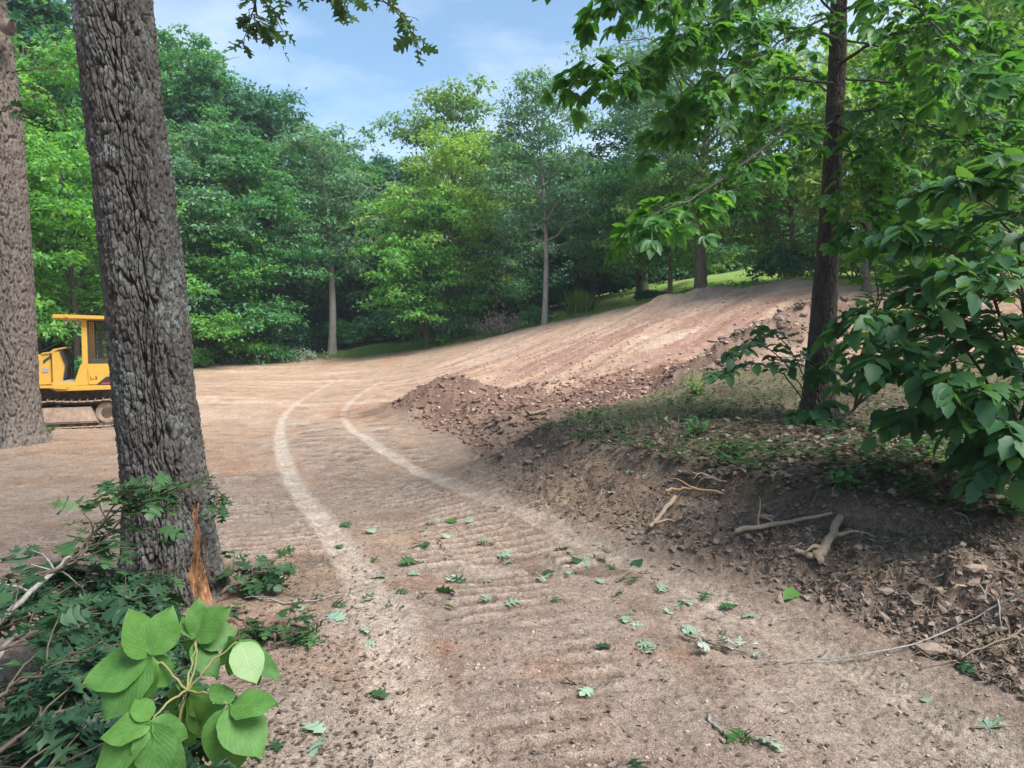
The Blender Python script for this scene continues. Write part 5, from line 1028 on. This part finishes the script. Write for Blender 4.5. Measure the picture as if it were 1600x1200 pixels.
def stuff_from(name, C_, s0, s1, mt, label, cat='pebbles'):
    it = iter(C_.tolist()); o = stuff_rocks(name, len(C_), lambda: tuple(next(it)), s0, s1, mt); tag(o, label, cat, None, 'stuff'); return o
stuff_from('pebbles', cand(8600, BANK, 2.1, 12, (-20, 1620), True), .004, .024, plain('road_pebble', (.22,.165,.13), .97, (.42,.33,.27), 13, .8, .01), 'small pale pebbles and crumbs strewn over the dirt road')
stuff_from('soil_crumbs', cand(7000, BANK, 2.8, 20, (560, 1620)), .006, .052, M_dclod, 'dark soil crumbs and clods covering the cut bank')
stuff_from('clay_crumbs', cand(2200, BANK, 2.8, 20, (560, 1620)), .006, .035, M_mclod, 'tan clay crumbs covering the cut bank')
rp_ = np.array([XY(u, Y) for u, Y in [(1075,15),(1110,14.6),(1200,14.8),(1420,14.5),(1600,15),(1600,19),(1300,19.5),(1200,18.6),(1110,17)]])
stuff_from('rubble', cand(1500, rp_, 14, 20, (1060, 1620)), .04, .28, M_dclod, 'broken clods heaped along the ridge behind the dark trunk')
md_ = np.array([XY(u, Y) for u, Y in [(590,18.5),(640,16.5),(740,11),(850,11),(930,12.8),(1060,15),(1060,17.5),(850,18),(740,20.5),(640,21)]])
stuff_from('rubble', cand(4200, md_, 10.5, 22, (560, 1100)), .02, .15, plain('red_clod', (.13,.075,.058), .97, (.27,.165,.125), 9, .8, .01), 'reddish broken clods covering the spoil heap at the foot of the slope')
stuff_from('slope_crumbs', cand(3500, SLOPE, 14, 33, (640, 1420)), .02, .13, plain('slope_clod', (.30,.18,.13), .97, (.50,.37,.29), 9, .8, .01), 'reddish tan crumbs strewn over the dirt slope')

# ------------------------------------------------------------------ litter, ground plants, grass
C_ = cand(9000, KNOLL, 4.4, 15, (780, 1620), pw=.8); n = len(C_); P = np.c_[C_, HV(C_[:, 0], C_[:, 1])+.012]; a = RNG.random(n)*6.28
M_lit = leaf_mat('leaf_litter', (.035,.026,.02), (.10,.072,.052), (.27,.22,.175), .1, .85)
V, Q, L = scatter(DIA, P, frames(np.c_[np.cos(a), np.sin(a), RNG.normal(0,.25,n)], np.c_[RNG.normal(0,.5,(n,2)), np.ones(n)]), RNG.uniform(.03,.11,n), RNG.random(n)); tag(link('leaf_litter', mesh_np('ll', V, Q, False, leaf=L), None, M_lit), 'brown and grey dead leaves covering the bank top under the trees', 'leaf litter', None, 'stuff')
BK = cand(2600, BANK, 3, 12, (750, 1620)); n = len(BK); P = np.c_[BK, HV(BK[:, 0], BK[:, 1])+.015]; a = RNG.random(n)*6.28
V, Q, L = scatter(DIA, P, frames(np.c_[np.cos(a), np.sin(a), RNG.normal(0,.4,n)], np.c_[RNG.normal(0,.6,(n,2)), np.ones(n)]), RNG.uniform(.02,.07,n), RNG.random(n)); tag(link('leaf_litter', mesh_np('ll', V, Q, False, leaf=L), None, M_lit), 'shredded dead leaves mixed into the dark face of the bank', 'leaf litter', None, 'stuff')
RT = cand(900, BANK, 3, 12, (760, 1620)); parts = []
nR = len(RT); aR = RNG.random(nR)*6.28; LR = RNG.uniform(.04, .22, nR); pts_ = [RT]
for _ in range(4): aR = aR+RNG.normal(0, .7, nR); pts_.append(pts_[-1]+np.c_[np.cos(aR), np.sin(aR)]*LR[:, None]/4)
pts_ = np.stack(pts_, 1); zR = HV(pts_[..., 0].ravel(), pts_[..., 1].ravel()).reshape(nR, 5); zR[:, 1:] += RNG.uniform(0, .03, (nR, 4)); zR[:, 0] -= .005
for q in range(nR): parts.append(tube(np.c_[pts_[q], zR[q]], np.linspace(rnd.uniform(.0012, .0035), .0008, 5), 3))
V, Q = join(parts); tag(link('fine_roots', mesh_np('fr', V, Q), None, TAN), 'mat of fine hair-like roots hanging from the cut bank', 'roots', None, 'stuff')
# shreds of bark, leaf bits and twigs on the road
C2 = np.concatenate([cand(1300, BANK, 2.2, 9, (330, 1560), True), cand(1500, BANK, 2.3, 6, (330, 620), True)]); n = len(C2); P = np.c_[C2, HV(C2[:, 0], C2[:, 1])+.008]; a = RNG.random(n)*6.28
V, Q, L = scatter(DIA, P, frames(np.c_[np.cos(a), np.sin(a), RNG.normal(0,.2,n)], np.c_[RNG.normal(0,.4,(n,2)), np.ones(n)]), RNG.uniform(.008,.04,n), RNG.random(n)); tag(link('leaf_litter', mesh_np('ll', V, Q, False, leaf=L), None, M_lit), 'small brown leaf and bark shreds strewn on the dirt road', 'leaf litter', None, 'stuff')
# green seedlings
C_ = cand(1500, KNOLL, 4.6, 14, (800, 1620), pw=.9); P = []; D = []; Nn = []; Sc = []
C_ = C_[fbm(C_[:, 0]*1.1, C_[:, 1]*1.1, 2, 5) > -.04]
for x, y, z in zip(C_[:, 0], C_[:, 1], HV(C_[:, 0], C_[:, 1])):
    h0 = rnd.uniform(.04, .14)
    for q in range(rnd.randint(4, 8)): a = rnd.random()*6.28; P.append((x, y, z+h0*rnd.uniform(.4,1))); D.append((math.cos(a), math.sin(a), rnd.uniform(-.2,.4))); Nn.append((rnd.gauss(0,.3), rnd.gauss(0,.3), 1)); Sc.append(rnd.uniform(.03,.085))
P = np.array(P); V, Q, L = scatter(LEAF1, P, frames(np.array(D), np.array(Nn)), np.array(Sc), RNG.random(len(P))); tag(link('ground_cover', mesh_np('gc', V, Q, True, leaf=L), None, M_oakleaf), 'low green seedlings scattered over the shaded bank top', 'ground cover', None, 'stuff')
BLADE = (np.array([(-.05, 0, 0), (.05, 0, 0), (0, .6, .1), (0, 1, .0)]), np.array([[0, 1, 2]]), np.zeros((4, 3)))
BLADE = (np.array([(-.035, 0, 0), (.035, 0, 0), (.0, 1, -.25)]), np.array([[0, 1, 2]]), np.array([(0,0,0),(0,0,0),(0,1,0)], float))
def grass(C_, h0, h1, mt, label, name='grass', lean=.5):
    n = len(C_); P = np.c_[C_, HV(C_[:, 0], C_[:, 1])-.01]; a = RNG.random(n)*6.28; D = np.c_[np.cos(a)*lean*RNG.random(n), np.sin(a)*lean*RNG.random(n), np.ones(n)]
    V, Q, L = scatter(BLADE, P, frames(D, np.c_[np.cos(a), np.sin(a), np.full(n, .2)]), RNG.uniform(h0, h1, n), RNG.random(n)); return tag(link(name, mesh_np(name, V, Q, False, leaf=L), None, mt), label, 'grass', None, 'stuff')
M_gr = leaf_mat('grass_blade', (.10,.18,.04), (.16,.27,.055), (.26,.36,.09), .4); M_dry = leaf_mat('dry_grass', (.12,.15,.07), (.22,.23,.13), (.36,.34,.22), .3)
C_ = cand(26000, KNOLL, 8.6, 15, (840, 1620), pw=.8); C_ = C_[fbm(C_[:, 0]*.8, C_[:, 1]*.8, 3, 15)+.25*sst(9, 11.5, C_[:, 1])-.25*sst(1.5, 4.5, C_[:, 0]) > .02]; grass(C_, .04, .12, M_dry, 'patch of thin pale green grass on the top of the bank', lean=1.5)
C_ = cand(5000, KNOLL, 5.5, 9.5, (1000, 1620)); C_ = C_[fbm(C_[:, 0]*1.5, C_[:, 1]*1.5, 3, 16) > .08]; grass(C_, .04, .12, M_gr, 'sparse green grass tufts in the shaded litter')
def lawn_c(n, ua, ub, d0, d1):
    u = RNG.uniform(ua, ub, n); Y0 = 20+30*RNG.random(n); x = (u-CX)/F*34; yl = np.interp(x, GX, GY); return np.c_[x+RNG.normal(0,.3,n), yl+d0+(d1-d0)*RNG.random(n)**1.5]
grass(lawn_c(34000, 470, 1500, -.3, 8), .05, .14, M_gr, 'mown green lawn grass beyond the dirt slope')
grass(lawn_c(9000, 480, 1300, -.5, .8), .08, .26, M_gr, 'longer grass along the edge of the dirt')
# ornamental grass clump
p = XY(905, 37.6); n = 900; a = RNG.random(n)*6.28; V, Q, L = scatter(BLADE, np.c_[p[0]+RNG.normal(0,.25,n), p[1]+RNG.normal(0,.25,n), np.full(n, H1(*p))], frames(np.c_[np.cos(a)*1.3*RNG.random(n), np.sin(a)*1.3*RNG.random(n), np.ones(n)], np.c_[np.cos(a), np.sin(a), np.full(n,.3)]), RNG.uniform(.6,1.5,n), RNG.random(n))
tag(link('ornamental_grass', mesh_np('og', V, Q, False, leaf=L), None, M_gr), 'tall arching clump of ornamental grass on the shaded lawn', 'grass clump')
# brush piles
def brush(label, u, Y, w, hgt, n, lm, leaves=400):
    x, y = XY(u, Y); z = H1(x, y); e = empty('brush_pile', (x, y, z), label, 'brush pile'); parts = []; P = []
    for q in range(n):
        a = rnd.random()*6.28; c = np.array([rnd.gauss(0, w*.35), rnd.gauss(0, .5), 0]); L = rnd.uniform(.5, 1)*hgt*1.3; d = np.array([math.cos(a)*.9, math.sin(a)*.9, rnd.uniform(.2, 1)])*L
        parts.append(tube(smooth_path([c, c+d*.5+[rnd.gauss(0,.1), 0, .1], c+d], 6, .03), np.linspace(.025, .006, 6), 4)); P += [c+d*rnd.uniform(.4, 1.05)+np.random.default_rng(q*7+w_).normal(0, .12, 3) for w_ in range(leaves//n)]
    link('branches', mesh_np('br', *join(parts)), e, GREYWOOD)['kind'] = 'stuff'; P = np.array(P); V, Q, L = scatter(DIA, P, frames(RNG.normal(size=P.shape), RNG.normal(size=P.shape)), RNG.uniform(.1,.2,len(P)), RNG.random(len(P))); link('leaves', mesh_np('lv', V, Q, False, leaf=L), e, lm)['kind'] = 'stuff'
brush('grey heap of cut brush with withered leaves on the grass edge', 785, 37.8, 1.4, 1.1, 46, leaf_mat('withered_leaf', (.13,.11,.08), (.22,.19,.14), (.32,.29,.23), .15, .8), 700)
brush('low pile of cut leafy branches at the far edge of the dirt', 468, 39.8, 1.8, .55, 30, M_oakgrey, 500)
brush('strip of pale leafy brush lying along the far left edge of the dirt', 375, 38.8, 2.6, .3, 30, M_lg, 600)
w = empty('weed', (0,0,0), 'dark withered weed stalk standing on the edge of the bank', 'weed')
for q in range(3):
    p = hit(1040+q*6, 700); P2 = [p, p+[.02*q, 0, .12], p+[-.03+.04*q, 0, .26+.05*q]]; link('stalk', mesh_np('st', *tube(P2, [.008,.006,.003], 5)), w, ROOT)
PP = np.array([hit(1045, 700)+[RNG.normal(0,.05), RNG.normal(0,.05), rnd.uniform(.05,.33)] for _ in range(26)]); V, Q, L = scatter(DIA, PP, frames(RNG.normal(size=PP.shape), RNG.normal(size=PP.shape)), RNG.uniform(.04,.08,len(PP)), RNG.random(len(PP))*.3); link('dead_leaves', mesh_np('dl', V, Q, False, leaf=L), w, M_lit)['kind'] = 'stuff'
for lab, u, v, sc, lm in [('small green weed at the left foot of the left trunk base',72,680,.25,'green'),('green creeper clump on the bank below the dark trunk',1325,765,.2,'green'),('little yellow-green seedling on the right of the bank top',1478,738,.2,'yellow'),('yellow leafed seedling at the right edge of the bank',1585,800,.16,'yellow'),('feathery green weed on the right of the bank',1530,770,.22,'green'),('bushy green weed on the grassy bank beside the withered stalk',1090,680,.22,'green'),('light green weed on the shoulder of the bank',1085,618,.35,'olive')]:
    p = hit(u, v); put_shrub(4+rnd.randrange(3), p[0], p[1], sc, lab, lm, None, 'weed', 'weed', .8)

# ------------------------------------------------------------------ faint evening haze
m, nt, o = mat('haze_air'); pv = N(nt, 'ShaderNodeVolumePrincipled', Density=0.0008); pv.inputs['Color'].default_value = (.82, .90, 1, 1); pv.inputs['Anisotropy'].default_value = .2; nt.links.new(pv.outputs[0], o.inputs['Volume'])
hz = MB().box(-250, 250, -250, 250, -6, 46).build('haze', m); tag(hz, kind='stuff')
